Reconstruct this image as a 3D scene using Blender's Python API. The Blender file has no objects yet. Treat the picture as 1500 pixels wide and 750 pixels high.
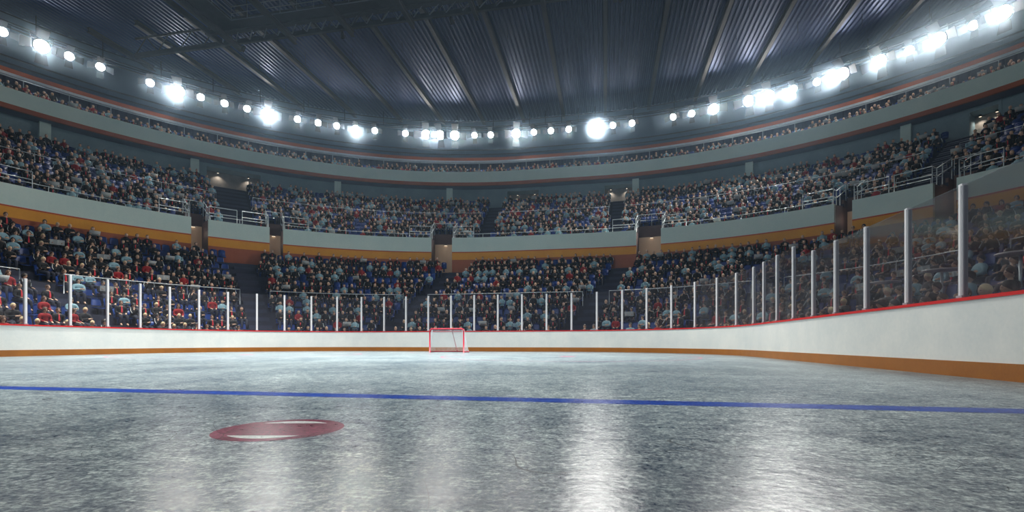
import bpy, bmesh, math, random
import numpy as np
from mathutils import Vector, Matrix
from math import sin, cos, pi, radians, hypot

R = random.Random(7)
scene = bpy.context.scene
C = scene.collection

# ------------------------------------------------------------------ camera
F, YH, PSI, CX, CY, CH = 704.5, 501.6, 0.1917, 8.06, 3.35, 0.517
cd = bpy.data.cameras.new('camera'); cam = bpy.data.objects.new('camera', cd); C.objects.link(cam)
cam.location = (CX, CY, CH); cam.rotation_euler = (pi/2, 0, PSI)
cd.sensor_width = 36; cd.lens = F/1500*36; cd.shift_y = (YH-375)/1500
cd.clip_start = .05; cd.clip_end = 400
scene.camera = cam

def seen(x, y):
    """distance in front of the viewer and sideways tangent, to leave out what no view shows"""
    dx, dy = x-CX, y-CY
    X = dx*cos(PSI)+dy*sin(PSI); d = -dx*sin(PSI)+dy*cos(PSI)
    return d, (X/d if d > .3 else 99)

# ------------------------------------------------------------------ helpers
class MB:
    def __init__(s): s.v = []; s.f = []; s.m = []
    def add(s, vs, fs, m=0):
        b = len(s.v); s.v.extend(tuple(p) for p in vs)
        for f in fs: s.f.append(tuple(b+i for i in f)); s.m.append(m)
    def box(s, c, d, m=0, rot=None):
        x, y, z = d[0]/2, d[1]/2, d[2]/2
        vs = [Vector((a*x, b*y, e*z)) for e in (-1, 1) for a, b in ((-1, -1), (1, -1), (1, 1), (-1, 1))]
        if rot is not None: vs = [rot @ v for v in vs]
        s.add([v+Vector(c) for v in vs], [(3, 2, 1, 0), (4, 5, 6, 7), (0, 1, 5, 4), (1, 2, 6, 5), (2, 3, 7, 6), (3, 0, 4, 7)], m)
    def tube(s, pts, r, n=6, m=0, closed=False, cap=True):
        pts = [Vector(p) for p in pts]; N = len(pts); vs = []
        prev = None
        for i, p in enumerate(pts):
            if closed: t = pts[(i+1) % N]-pts[i-1]
            else: t = pts[min(i+1, N-1)]-pts[max(i-1, 0)]
            t.normalize()
            up = Vector((0, 0, 1)) if abs(t.z) < .95 else Vector((0, 1, 0))
            a = t.cross(up).normalized(); b = t.cross(a).normalized()
            rr = r[i] if isinstance(r, (list, tuple)) else r
            for k in range(n):
                th = 2*pi*(k+.5)/n
                vs.append(p+a*rr*cos(th)+b*rr*sin(th))
        fs = []
        for i in range(N if closed else N-1):
            j = (i+1) % N
            for k in range(n):
                l = (k+1) % n
                fs.append((i*n+k, i*n+l, j*n+l, j*n+k))
        if cap and not closed:
            fs.append(tuple(range(n))); fs.append(tuple((N-1)*n+k for k in reversed(range(n))))
        s.add(vs, fs, m)
    def lathe(s, prof, n=16, m=0, axis=None):
        """prof: list of (radius, height) about local z; axis: 4x4 matrix"""
        vs = []
        for r, z in prof:
            for k in range(n):
                v = Vector((r*cos(2*pi*k/n), r*sin(2*pi*k/n), z)); vs.append(axis @ v if axis is not None else v)
        fs = []
        for i in range(len(prof)-1):
            for k in range(n):
                l = (k+1) % n
                fs.append((i*n+k, i*n+l, (i+1)*n+l, (i+1)*n+k))
        fs.append(tuple(reversed(range(n)))); fs.append(tuple((len(prof)-1)*n+k for k in range(n)))
        s.add(vs, fs, m)
    def obj(s, name, mats, parent=None, smooth=False, loc=None):
        me = bpy.data.meshes.new(name); me.from_pydata(s.v, [], s.f)
        for mt in (mats if isinstance(mats, (list, tuple)) else [mats]): me.materials.append(mt)
        me.polygons.foreach_set('material_index', s.m)
        if smooth: me.polygons.foreach_set('use_smooth', [True]*len(s.f))
        me.update()
        o = bpy.data.objects.new(name, me); C.objects.link(o)
        if parent is not None: o.parent = parent
        if loc is not None: o.location = loc
        return o

def empty(name, loc=(0, 0, 0), rz=0):
    o = bpy.data.objects.new(name, None); C.objects.link(o); o.location = loc; o.rotation_euler = (0, 0, rz)
    o.empty_display_size = .1
    return o
def tag(o, label, cat, group=None):
    o['label'] = label; o['category'] = cat
    if group: o['group'] = group
    return o
def struct(o, label=None, cat=None):
    o['kind'] = 'structure'
    if label: o['label'] = label
    if cat: o['category'] = cat
    return o
def stuff(o, label, cat):
    o['kind'] = 'stuff'; o['label'] = label; o['category'] = cat; return o
def dup(root):
    r = root.copy(); C.objects.link(r)
    for ch in root.children:
        c = ch.copy(); C.objects.link(c); c.parent = r
        for g in ch.children:
            d = g.copy(); C.objects.link(d); d.parent = c
    return r
NUM = ('zeroth first second third fourth fifth sixth seventh eighth ninth tenth eleventh twelfth thirteenth fourteenth fifteenth sixteenth '
       'seventeenth eighteenth nineteenth twentieth').split()
TENS = ['', '', 'twenty', 'thirty', 'forty', 'fifty']
def nth(n):
    if n <= 20: return NUM[n]
    if n % 10 == 0: return {30: 'thirtieth', 40: 'fortieth', 50: 'fiftieth'}[n]
    return TENS[n//10]+'-'+NUM[n % 10]

# ------------------------------------------------------------------ materials
def lin(r, g, b): return tuple(((c/255)/12.92 if c/255 <= .04045 else ((c/255+.055)/1.055)**2.4) for c in (r, g, b))+(1,)
class NT:
    def __init__(s, name):
        s.m = bpy.data.materials.new(name); s.m.use_nodes = True; s.t = s.m.node_tree; s.t.nodes.clear()
        s.out = s.n('ShaderNodeOutputMaterial')
    def n(s, ty, **kw):
        nd = s.t.nodes.new(ty)
        for k, v in kw.items():
            if hasattr(nd, k) and k not in nd.inputs: setattr(nd, k, v)
            else: nd.inputs[k].default_value = v
        return nd
    def l(s, a, b): s.t.links.new(a, b)
    def math(s, op, a, b=None, clamp=False):
        nd = s.n('ShaderNodeMath', operation=op, use_clamp=clamp)
        for i, x in enumerate((a, b)):
            if x is None: continue
            if isinstance(x, (int, float)): nd.inputs[i].default_value = x
            else: s.l(x, nd.inputs[i])
        return nd.outputs[0]
    def mix(s, fac, a, b):
        nd = s.n('ShaderNodeMix', data_type='RGBA')
        for k, x in ((0, fac), (6, a), (7, b)):
            if isinstance(x, (int, float, tuple)): nd.inputs[k].default_value = x
            else: s.l(x, nd.inputs[k])
        return nd.outputs[2]
    def noise(s, scale, detail=4, rough=.55, vec=None, dist=0):
        nd = s.n('ShaderNodeTexNoise'); nd.inputs['Scale'].default_value = scale; nd.inputs['Detail'].default_value = detail
        nd.inputs['Roughness'].default_value = rough; nd.inputs['Distortion'].default_value = dist
        s.l(vec if vec is not None else s.co(), nd.inputs['Vector']); return nd.outputs['Fac']
    def co(s):
        if not hasattr(s, '_co'): s._co = s.n('ShaderNodeTexCoord').outputs['Object']
        return s._co
    def map(s, scale, rz=0, loc=(0, 0, 0)):
        nd = s.n('ShaderNodeMapping'); nd.inputs['Scale'].default_value = scale; nd.inputs['Rotation'].default_value = (0, 0, rz)
        nd.inputs['Location'].default_value = loc
        s.l(s.co(), nd.inputs['Vector']); return nd.outputs[0]
    def ramp(s, fac, stops):
        nd = s.n('ShaderNodeValToRGB'); e = nd.color_ramp.elements
        while len(e) < len(stops): e.new(.5)
        for el, (p, c) in zip(e, stops): el.position = p; el.color = c if isinstance(c, tuple) else (c, c, c, 1)
        s.l(fac, nd.inputs[0]); return nd.outputs[0]
    def pr(s, col, rough=.5, metal=0, spec=.5, bump=None, bs=.2, bd=.02, **kw):
        p = s.n('ShaderNodeBsdfPrincipled')
        for k, x in (('Base Color', col), ('Roughness', rough), ('Metallic', metal), ('Specular IOR Level', spec)):
            if isinstance(x, (int, float, tuple)): p.inputs[k].default_value = x
            else: s.l(x, p.inputs[k])
        for k, x in kw.items(): p.inputs[k.replace('_', ' ')].default_value = x
        if bump is not None:
            b = s.n('ShaderNodeBump'); b.inputs['Strength'].default_value = bs; b.inputs['Distance'].default_value = bd
            s.l(bump, b.inputs['Height']); s.l(b.outputs[0], p.inputs['Normal'])
        s.l(p.outputs[0], s.out.inputs[0]); s.p = p
        return s.m

def mottled(name, rgb, rgb2, scale=1.5, rough=.5, metal=0, spec=.4, bs=.1):
    t = NT(name); a = t.noise(scale, 6, .6); b = t.noise(scale*14, 4, .6)
    f = t.ramp(t.math('ADD', t.math('MULTIPLY', a, .7), t.math('MULTIPLY', b, .3)), [(.32, 0.), (.68, 1.)])
    return t.pr(t.mix(f, lin(*rgb), lin(*rgb2)), rough, metal, spec, b, bs)
M = {}
M['board'] = mottled('board_white', (205, 212, 212), (226, 228, 224), 1.1, .42)
M['cap'] = mottled('red_cap', (196, 14, 18), (214, 24, 24), 3, .35)
M['kick'] = mottled('ochre_kick_plate', (140, 84, 20), (160, 98, 26), 2, .45)
M['post'] = mottled('white_painted_post', (214, 214, 218), (230, 230, 232), 4, .35)
M['gasket'] = mottled('grey_gasket', (140, 140, 148), (156, 156, 164), 6, .6)
M['parapet'] = mottled('pale_teal_parapet', (196, 220, 214), (212, 230, 222), .6, .55)
M['gold'] = mottled('gold_band', (214, 140, 22), (228, 156, 32), .8, .5)
M['rust'] = mottled('rust_band', (150, 72, 38), (166, 86, 48), .8, .5)
M['orange_red'] = mottled('orange_red_line', (170, 52, 16), (190, 66, 20), 1, .5)
M['backwall'] = mottled('blue_grey_wall', (116, 140, 150), (134, 158, 166), .5, .6)
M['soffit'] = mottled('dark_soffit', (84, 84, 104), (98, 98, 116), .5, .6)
M['concrete'] = mottled('rough_concrete', (120, 114, 108), (150, 144, 136), 1.5, .7, bs=.4)
M['terrace'] = mottled('dark_terrace_concrete', (34, 37, 56), (44, 48, 68), 1.5, .7)
M['stair'] = mottled('stair_concrete', (48, 52, 74), (58, 62, 84), 1.5, .7)
M['nosing'] = mottled('pale_stair_nosing', (150, 155, 165), (165, 170, 178), 2, .6)
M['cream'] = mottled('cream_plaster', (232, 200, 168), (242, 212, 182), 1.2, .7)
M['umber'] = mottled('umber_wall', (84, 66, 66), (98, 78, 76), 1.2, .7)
M['rail'] = mottled('white_steel_rail', (196, 206, 212), (214, 222, 226), 5, .3, .3)
M['black'] = mottled('black_metal', (8, 8, 9), (14, 14, 15), 5, .65, 0, .2)
M['seat'] = mottled('blue_seat_plastic', (14, 52, 122), (20, 64, 140), 2, .38)
M['steel'] = mottled('dark_roof_steel', (40, 41, 43), (54, 55, 57), 2, .55, .2)
M['steel_light'] = mottled('grey_steel', (84, 90, 98), (100, 106, 114), 2, .5, .2)
M['skin'] = mottled('skin', (198, 158, 132), (210, 172, 146), 9, .5)
M['skin_dark_detail'] = mottled('eye_and_brow', (48, 34, 28), (60, 42, 34), 9, .5)
M['lips'] = mottled('lips', (170, 96, 88), (178, 104, 96), 9, .5)
M['hair_dark'] = mottled('dark_hair', (24, 19, 17), (40, 31, 26), 30, .5)
M['hair_blond'] = mottled('blond_hair', (204, 182, 138), (222, 202, 160), 30, .5)
M['hair_brown'] = mottled('brown_hair', (70, 48, 34), (92, 64, 46), 30, .5)
M['cloth_black'] = mottled('black_cloth', (9, 9, 12), (16, 16, 20), 8, .8)
M['cloth_blue'] = mottled('pale_blue_cloth', (130, 166, 180), (146, 182, 194), 8, .8)
M['cloth_red'] = mottled('red_cloth', (130, 16, 22), (150, 24, 28), 8, .8)
M['tie'] = mottled('red_tie', (206, 42, 56), (220, 56, 68), 12, .6)
M['cloth_navy'] = mottled('navy_trousers', (24, 28, 44), (34, 38, 54), 8, .8)
M['stripe'] = mottled('white_stripe', (200, 206, 208), (214, 220, 220), 8, .7)
M['paper'] = mottled('newsprint', (150, 156, 158), (178, 182, 182), 18, .8)
M['shoe'] = mottled('shoe_leather', (22, 18, 16), (34, 28, 24), 8, .4)
M['net'] = mottled('white_net_cord', (206, 214, 220), (222, 228, 232), 8, .7)
M['goal_red'] = mottled('goal_red', (156, 16, 44), (172, 26, 54), 8, .3)
M['table'] = mottled('white_table_top', (222, 212, 212), (232, 224, 224), 5, .4)

# vertical pressed cladding above the gallery
t = NT('blue_wall_cladding')
w = t.n('ShaderNodeTexBrick'); w.inputs['Scale'].default_value = 1.; w.inputs['Mortar Size'].default_value = .03
w.inputs['Brick Width'].default_value = 1.6; w.inputs['Row Height'].default_value = .8
t.l(t.co(), w.inputs['Vector'])
M['clad'] = t.pr(t.mix(t.noise(.8, 6), lin(66, 84, 104), lin(84, 104, 124)), .55, 0, .4, t.noise(6, 4), .2)

# roof deck
t = NT('roof_deck_metal')
M['roof'] = t.pr(t.mix(t.noise(.35, 5), lin(24, 38, 68), lin(46, 66, 106)), .4, .6, .5)

# ice
def ice_nodes(t, base_lo, base_hi, contrast=1.):
    fine = t.noise(40, 8, .76)
    mid = t.noise(9, 7, .7, dist=.6)
    big = t.noise(.5, 5, .6, dist=1.2)
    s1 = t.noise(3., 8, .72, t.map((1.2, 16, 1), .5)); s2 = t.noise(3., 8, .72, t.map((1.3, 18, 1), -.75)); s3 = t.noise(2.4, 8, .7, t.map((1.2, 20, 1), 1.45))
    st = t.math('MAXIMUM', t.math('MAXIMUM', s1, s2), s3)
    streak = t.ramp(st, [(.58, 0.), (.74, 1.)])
    def hair(scale, seed, wd, vec=None):
        n = t.noise(scale, 2, .5, t.map((1, 1, 1), seed, (seed*7, seed*3, 0)), .4)
        return t.math('LESS_THAN', t.math('ABSOLUTE', t.math('SUBTRACT', n, .5)), wd)
    gate = t.ramp(t.noise(.9, 2, .5, t.map((1, 1, 1), 0, (11, 5, 0))), [(.5, 0.), (.56, 1.)])
    gouge = t.math('MULTIPLY', t.math('MAXIMUM', hair(.8, 1.3, .0011), hair(1.7, 2.1, .0016)), gate)
    v = t.math('ADD', t.math('MULTIPLY', fine, .6), t.math('ADD', t.math('MULTIPLY', mid, .3), t.math('MULTIPLY', big, .14)))
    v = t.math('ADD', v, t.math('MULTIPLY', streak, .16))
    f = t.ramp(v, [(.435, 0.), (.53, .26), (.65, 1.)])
    col = t.mix(f, base_lo, base_hi)
    col = t.mix(t.math('MULTIPLY', gouge, .75), col, lin(20, 26, 36))
    rough = t.math('ADD', .215, t.math('MULTIPLY', v, .14))
    h = t.math('SUBTRACT', t.math('ADD', t.math('MULTIPLY', t.noise(5.5, 2, .5, None, .6), .25), t.math('MULTIPLY', t.noise(30, 3, .6), .12)), t.math('MULTIPLY', gouge, .3))
    return col, rough, h, f
def ice_mat(name, lo, hi):
    t = NT(name); col, rough, h, f = ice_nodes(t, lin(*lo), lin(*hi))
    b = t.n('ShaderNodeBump'); b.inputs['Strength'].default_value = .55; b.inputs['Distance'].default_value = .015; t.l(h, b.inputs['Height'])
    d = t.n('ShaderNodeBsdfDiffuse'); t.l(col, d.inputs[0]); t.l(b.outputs[0], d.inputs['Normal'])
    g = t.n('ShaderNodeBsdfGlossy', distribution='BECKMANN'); t.l(rough, g.inputs['Roughness']); t.l(b.outputs[0], g.inputs['Normal'])
    g.inputs[0].default_value = (.96, .98, 1, 1)
    fr = t.n('ShaderNodeFresnel'); fr.inputs[0].default_value = 1.31
    m = t.n('ShaderNodeMixShader'); t.l(t.math('MULTIPLY', fr.outputs[0], .5), m.inputs[0]); t.l(d.outputs[0], m.inputs[1]); t.l(g.outputs[0], m.inputs[2])
    t.l(m.outputs[0], t.out.inputs[0]); return t.m
M['ice'] = ice_mat('ice', (18, 46, 70), (188, 204, 204))
M['ice_blue'] = ice_mat('blue_ice_paint', (0, 30, 108), (10, 84, 178))
M['ice_red'] = ice_mat('red_ice_paint', (66, 0, 34), (146, 24, 78))
M['ice_white'] = ice_mat('white_ice_paint', (160, 172, 172), (214, 220, 216))
M['ice_redline'] = ice_mat('faint_red_ice_paint', (150, 60, 100), (190, 130, 150))

# shield glass: clear with the faint milk of scuffed acrylic
t = NT('shield_glass')
tr = t.n('ShaderNodeBsdfTransparent'); tr.inputs[0].default_value = (.94, .955, .96, 1)
df = t.n('ShaderNodeBsdfDiffuse'); df.inputs[0].default_value = lin(176, 176, 190)
gl = t.n('ShaderNodeBsdfGlossy'); gl.inputs['Roughness'].default_value = .08
m1 = t.n('ShaderNodeMixShader'); t.l(t.math('ADD', .003, t.math('MULTIPLY', t.noise(.7, 4), .04)), m1.inputs[0]); t.l(tr.outputs[0], m1.inputs[1]); t.l(df.outputs[0], m1.inputs[2])
fr = t.n('ShaderNodeFresnel'); fr.inputs[0].default_value = 1.3
m2 = t.n('ShaderNodeMixShader'); t.l(t.math('MULTIPLY', fr.outputs[0], .5), m2.inputs[0]); t.l(m1.outputs[0], m2.inputs[1]); t.l(gl.outputs[0], m2.inputs[2])
t.l(m2.outputs[0], t.out.inputs[0]); M['glass'] = t.m

def lamp_mat(name, col, k):
    t = NT(name); e = t.n('ShaderNodeEmission'); e.inputs[0].default_value = col; e.inputs[1].default_value = k
    t.l(e.outputs[0], t.out.inputs[0]); return t.m
M['lens'] = lamp_mat('lit_lens', (1, .965, .9, 1), 85)
M['lens_dim'] = lamp_mat('lit_small_lens', (1, .965, .92, 1), 25)
M['bulb'] = lamp_mat('warm_bulb', (1, .82, .62, 1), 1.2)

# ------------------------------------------------------------------ plan of the bowl
# a ring is (left arc centre x, right arc centre x, arc centre y, radius); u runs along it:
# <0 right side, 0..90 right arc, 90..110 far end, 110..200 left arc, >200 left side
BOARD = (-4.8, 4.8, 21.95, 8.53)
WALL = (0, 7, 17, 24.3)
def RING(r): return (0, 7, 17, r)
def off(G, d): return (G[0], G[1], G[2], G[3]+d)
def pt(u, G):
    xl, xr, yc, r = G
    if u < 0: return (xr+r, yc+u)
    if u <= 90: a = radians(u); return (xr+r*cos(a), yc+r*sin(a))
    if u < 110: return (xr+(xl-xr)*(u-90)/20, yc+r)
    if u <= 200: a = radians(u-20); return (xl+r*cos(a), yc+r*sin(a))
    return (xl-r, yc-(u-200))
def nrm(u):
    """outward normal"""
    if u < 0: return (1, 0)
    if u <= 90: a = radians(u); return (cos(a), sin(a))
    if u < 110: return (0, 1)
    if u <= 200: a = radians(u-20); return (cos(a), sin(a))
    return (-1, 0)
def lerp(t):
    B = off(BOARD, .2)
    return tuple(a+(b-a)*t for a, b in zip(B, WALL))
ROWS = 12
def row_z(k): return .25+.53*k
def us(u0, u1, step=2.):
    a = [u0]
    for b in (0, 90, 110, 200):
        if u0 < b < u1: a.append(b)
    a.append(u1); out = []
    for p, q in zip(a, a[1:]):
        n = max(1, math.ceil((q-p)/step)); out += [p+(q-p)*i/n for i in range(n)]
    return out+[u1]
U0, U1 = -17, 216
def strip(mb, prof, ul, closed=False, m=0):
    """prof: list of (ring, z[, material]) swept along ul; joins successive profile points"""
    n = len(prof); vs = []
    for u in ul:
        for g, z in prof:
            x, y = pt(u, g); vs.append((x, y, z))
    fs = []; ms = []
    L = len(ul)
    for i in range(L-1 if not closed else L):
        j = (i+1) % L
        for k in range(n-1):
            fs.append((i*n+k, i*n+k+1, j*n+k+1, j*n+k)); ms.append(m[k] if isinstance(m, (list, tuple)) else m)
    b = len(mb.v); mb.v.extend(vs)
    for f, q in zip(fs, ms): mb.f.append(tuple(b+i for i in f)); mb.m.append(q)
def sweep(mb, prof, ul, m=0):
    """closed profile swept along ul with end caps"""
    p = list(prof)+[prof[0]]; b = len(mb.v); strip(mb, p, ul, False, m)
    n = len(p)
    mb.f.append(tuple(b+k for k in range(n-1))); mb.m.append(m if not isinstance(m, (list, tuple)) else m[0])
    e = b+(len(ul)-1)*n
    mb.f.append(tuple(e+k for k in reversed(range(n-1)))); mb.m.append(m if not isinstance(m, (list, tuple)) else m[0])

AISLE_LOW = (118.1, 83.5, 156.6, 45.5, 194.3, 10.0)
AISLE_UP = ((113.4, 115.6), (85.0, 87.0), (154.4, 158.9), (42.4, 45.0), (186, 188), (12, 14))
PORTAL = ((161.5, 163.85), (150.25, 152.4), (120.0, 123.95), (77.8, 82.05), (50.0, 52.2), (38.8, 41.1), (186.2, 188.3))
UR = lambda k: 25.15+.78*k
UZ = lambda k: 8.45+.5*k

# ------------------------------------------------------------------ ice and markings
full = us(-44, 244, 4)      # closed rink outline: the near end is mirrored
def rink_outline(d=0):
    pts = []
    G = off(BOARD, d)
    for u in us(0, 90, 3): pts.append(pt(u, G))
    for u in us(110, 200, 3): pts.append(pt(u, G))
    return pts+[(x, -y) for x, y in reversed(pts)]
mb = MB(); o = rink_outline(.02)
mb.add([(x, y, 0) for x, y in o], [tuple(range(len(o)))])
ice = struct(mb.obj('floor', M['ice']), 'scratched grey-blue ice sheet inside the white boards', 'ice')
GLY = 30.48-3.35
def band(name, pts, wd, mat, z=.0008):
    """painted line of width wd along pts"""
    mb = MB(); vs = []
    for i, p in enumerate(pts):
        a = Vector(pts[max(i-1, 0)]); b = Vector(pts[min(i+1, len(pts)-1)]); t = (b-a).normalized(); n = Vector((-t.y, t.x))*wd/2
        vs += [(p[0]+n.x, p[1]+n.y, z), (p[0]-n.x, p[1]-n.y, z)]
    mb.add(vs, [(2*i, 2*i+1, 2*i+3, 2*i+2) for i in range(len(pts)-1)])
    return mb.obj(name, mat, ice)
def disc(name, x, y, r, mat, z=.0009, n=48, parent=None):
    mb = MB(); mb.add([(x+r*cos(2*pi*k/n), y+r*sin(2*pi*k/n), z) for k in range(n)], [tuple(range(n))])
    return mb.obj(name, mat, parent or ice)
o = band('blue_line', [(-13.3, 7.63), (13.3, 7.63)], .3, M['ice_blue']); o['label'] = 'blue line painted across the ice'
band('goal_line', [(-11.6, GLY), (11.6, GLY)], .05, M['ice_redline'])
def arc(x, y, r, a0, a1, n=40): return [(x+r*cos(a0+(a1-a0)*i/n), y+r*sin(a0+(a1-a0)*i/n)) for i in range(n+1)]
band('goal_crease', arc(0, GLY, 1.83, pi, 2*pi), .05, M['ice_redline'])
for sx in (-1, 1):
    band('face_off_circle', arc(6.7*sx, GLY-6.1, 4.57, 0, 2*pi, 72), .06, M['ice_redline'])
    disc('face_off_spot', 6.7*sx, GLY-6.1, .3, M['ice_redline'])
spot = disc('face_off_spot', 6.16, 5.9, .36, M['ice_red']); spot['label'] = 'crimson face-off spot with two white slivers'
for s in (-1, 1):
    mb = MB(); r, v0 = .285, .2; a = math.acos(v0/r); ang = PSI+pi/2+(0 if s > 0 else pi)
    mb.add([(6.16+r*cos(ang+q), 5.9+r*sin(ang+q), .0016) for q in [a*(i/10) for i in range(-10, 11)]], [tuple(range(21))])
    w_ = mb.obj('white_sliver', M['ice_white'], spot); w_['label'] = 'white sliver inside the spot'

# ------------------------------------------------------------------ boards
bd = empty('rink_board')
tag(bd, 'white rink board with red cap and ochre kick plate around the ice', 'rink board')
def closed_wall(name, d0, d1, z0, z1, mat):
    mb = MB(); a, b = rink_outline(d0), rink_outline(d1); n = len(a)
    mb.add([(x, y, z) for ring, z in ((a, z0), (a, z1), (b, z1), (b, z0)) for x, y in ring],
           [(r*n+i, ((r+1) % 4)*n+i, ((r+1) % 4)*n+(i+1) % n, r*n+(i+1) % n) for r in range(4) for i in range(n)])
    return mb.obj(name, mat, bd)
closed_wall('board_face', .0, .12, .235, 1.14, M['board'])
closed_wall('kick_plate', -.012, .12, .0, .235, M['kick'])
closed_wall('red_cap', -.02, .16, 1.14, 1.19, M['cap'])

# ------------------------------------------------------------------ shield glass
POSTS = [212.9, 211.5, 210.1, 208.7, 207.25, 205.8, 204.3, 202.75, 201.25, 198.3, 188.85, 179.4, 169.95, 160.2, 150.6, 140.9, 131.2, 121.6, 112.2, 107.75, 104.8, 101.85,
         98.9, 95.95, 93.0, 90.05, 80.65, 71.0, 61.25, 51.75, 41.9, 32.2, 22.45, 12.9, 2.5, -.75, -2.05, -3.4, -4.75, -6.0, -7.35, -8.75,
         -10.1, -11.45, -12.8, -14.15]
GOALPOST = POSTS.index(101.85)
GL_RING = off(BOARD, .07)
TALL, LOW = 2.08, 1.72
def tall(u0, u1): return -3.5 < (u0+u1)/2 < 202.2
def side_of(i): return 'left of the goal' if i < 0 else 'right of the goal'
for i, u in enumerate(POSTS):
    x, y = pt(u, GL_RING); nx, ny = nrm(u)
    hh = TALL if -3.5 < u < 202.9 else LOW
    p = empty('glass_post', (x, y, 1.19), math.atan2(ny, nx)-pi/2)
    k = i-GOALPOST
    tag(p, 'white glass post directly behind the goal' if k == 0 else f'white upright glass post on the board cap, {nth(abs(k))} {side_of(k)}', 'post', 'glass posts on the boards')
    mb = MB(); mb.box((0, -.004, hh/2), (.085, .05, hh)); mb.box((0, -.034, hh/2), (.05, .012, hh-.02)); mb.box((0, 0, hh+.008), (.09, .06, .016)); mb.obj('post_body', M['post'], p)
    mb = MB(); mb.box((-.048, .012, hh/2), (.012, .06, hh-.03)); mb.box((.048, .012, hh/2), (.012, .06, hh-.03)); mb.obj('gasket', M['gasket'], p)
    mb = MB(); mb.box((0, .0, .02), (.13, .1, .04)); mb.obj('foot_bracket', M['gasket'], p)
for i in range(len(POSTS)-1):
    ua, ub = POSTS[i], POSTS[i+1]
    hh = TALL if tall(ua, ub) else LOW
    ul = us(ub, ua, 3)
    mb = MB()
    g0, g1 = off(BOARD, .065), off(BOARD, .077)
    sweep(mb, [(g0, 1.195), (g0, 1.19+hh), (g1, 1.19+hh), (g1, 1.195)], ul)
    o = mb.obj('shield_glass', M['glass'])
    k = (i-GOALPOST)+(1 if i >= GOALPOST else 0)
    tag(o, f'clear {"tall" if hh == TALL else "low"} shield glass panel on the boards, {nth(abs(k))} {side_of(k)}', 'glass panel', 'shield glass panels above the boards')

# ------------------------------------------------------------------ goal
goal = tag(empty('hockey_goal', (0, GLY, 0)), 'red framed hockey goal with white net in front of the end boards', 'goal')
mb = MB(); rc = .14
pp = [(-.915, 0, 0), (-.915, 0, 1.22-rc)]+[(-.915+rc-rc*cos(a), 0, 1.22-rc+rc*sin(a)) for a in (.4, .8, 1.2)]+[(-.915+rc, 0, 1.22), (.915-rc, 0, 1.22)]
pp += [(.915-rc+rc*sin(a), 0, 1.22-rc+rc*cos(a)) for a in (.4, .8, 1.2)]+[(.915, 0, 1.22-rc), (.915, 0, 0)]
mb.tube(pp, .036, 10); mb.obj('goal_frame', M['goal_red'], goal, True)
base = [(-.915, 0, .03), (-1.05, .45, .03), (-.95, .88, .03), (-.6, 1.1, .03), (0, 1.14, .03), (.6, 1.1, .03), (.95, .88, .03), (1.05, .45, .03), (.915, 0, .03)]
mb = MB(); mb.tube(base, .03, 8); mb.obj('base_frame', M['goal_red'], goal, True)
top = [(-.83, .0, 1.2), (-.86, .3, 1.2), (-.6, .5, 1.2), (0, .55, 1.2), (.6, .5, 1.2), (.86, .3, 1.2), (.83, .0, 1.2)]
mb = MB(); mb.tube(top, .02, 8); mb.obj('top_frame', M['goal_red'], goal, True)
mb = MB(); mb.tube([(0.02, .02, 1.2), (.1, .56, 1.19)], .02, 8); mb.tube([(.1, .56, 1.19), (.22, 1.13, .03)], .022, 8); mb.obj('centre_brace', M['goal_red'], goal, True)
def curve_at(P, t):
    L = [0]
    for a, b in zip(P, P[1:]): L.append(L[-1]+(Vector(b)-Vector(a)).length)
    s = t*L[-1]
    for i in range(len(P)-1):
        if s <= L[i+1]+1e-9:
            return Vector(P[i]).lerp(Vector(P[i+1]), (s-L[i])/(L[i+1]-L[i]))
    return Vector(P[-1])
mb = MB(); N = 84
def netp(t, s): # s 0 base .. 1 top
    a, b = curve_at(base, t), curve_at(top, t); p = a.lerp(b, s); p.y -= .05*sin(pi*s)*sin(pi*t); return p
for i in range(N+1): mb.tube([netp(i/N, s/4) for s in range(5)], .0045, 4, cap=False)
for j in range(27): mb.tube([netp(i/28, j/26) for i in range(29)], .0045, 4, cap=False)
for i in range(36):
    x = -.83+1.66*i/35; mb.tube([(x, 0, 1.21), (x, .54-.25*abs(x/.83)**3, 1.2)], .0045, 4, cap=False)
mb.obj('net', M['net'], goal)
mb = MB()
for i in range(24):
    a, b = curve_at(base, i/24), curve_at(base, (i+1)/24)
    a, b = a+Vector((0, -.04, 0)), b+Vector((0, -.04, 0))
    mb.add([a, b, b+Vector((0, 0, .2)), a+Vector((0, 0, .2)), a+Vector((0, -.01, 0)), b+Vector((0, -.01, 0)), b+Vector((0, -.01, .2)), a+Vector((0, -.01, .2))],
           [(0, 1, 2, 3), (7, 6, 5, 4), (3, 2, 6, 7)])
mb = None

# ------------------------------------------------------------------ terraces
ul = us(U0, U1, 2)
mb = MB(); prof = [(off(BOARD, .14), -.02), (off(BOARD, .14), .25)]
for k in range(ROWS):
    if k: prof.append((lerp(k/ROWS), row_z(k)))
    prof.append((lerp((k+1)/ROWS), row_z(k)))
strip(mb, prof, ul); struct(mb.obj('floor_lower_terrace', M['terrace']), 'dark stepped terrace of the lower stand', 'terrace')
def in_portal(u): return any(a-.15 <= u <= b+.15 for a, b in PORTAL)
cuts = sorted(PORTAL)
segs = []; p = U0
for a, b in cuts: segs.append((p, a)); p = b
segs.append((p, U1))
mb = MB()
for a, b in segs:     # first three rows stop at the portals
    prof = [(off(WALL, .25), 8.45)]
    for k in range(3):
        prof += [(RING(UR(k+1)-.39), UZ(k)), (RING(UR(k+1)-.39), UZ(k+1))]
    strip(mb, prof, us(a, b, 2))
prof = [(RING(UR(3)-.39), UZ(3))]
for k in range(3, 12):
    r = UR(k+1)-.39 if k < 11 else 35.5
    prof.append((RING(r), UZ(k)))
    if k < 11: prof.append((RING(r), UZ(k+1)))
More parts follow.
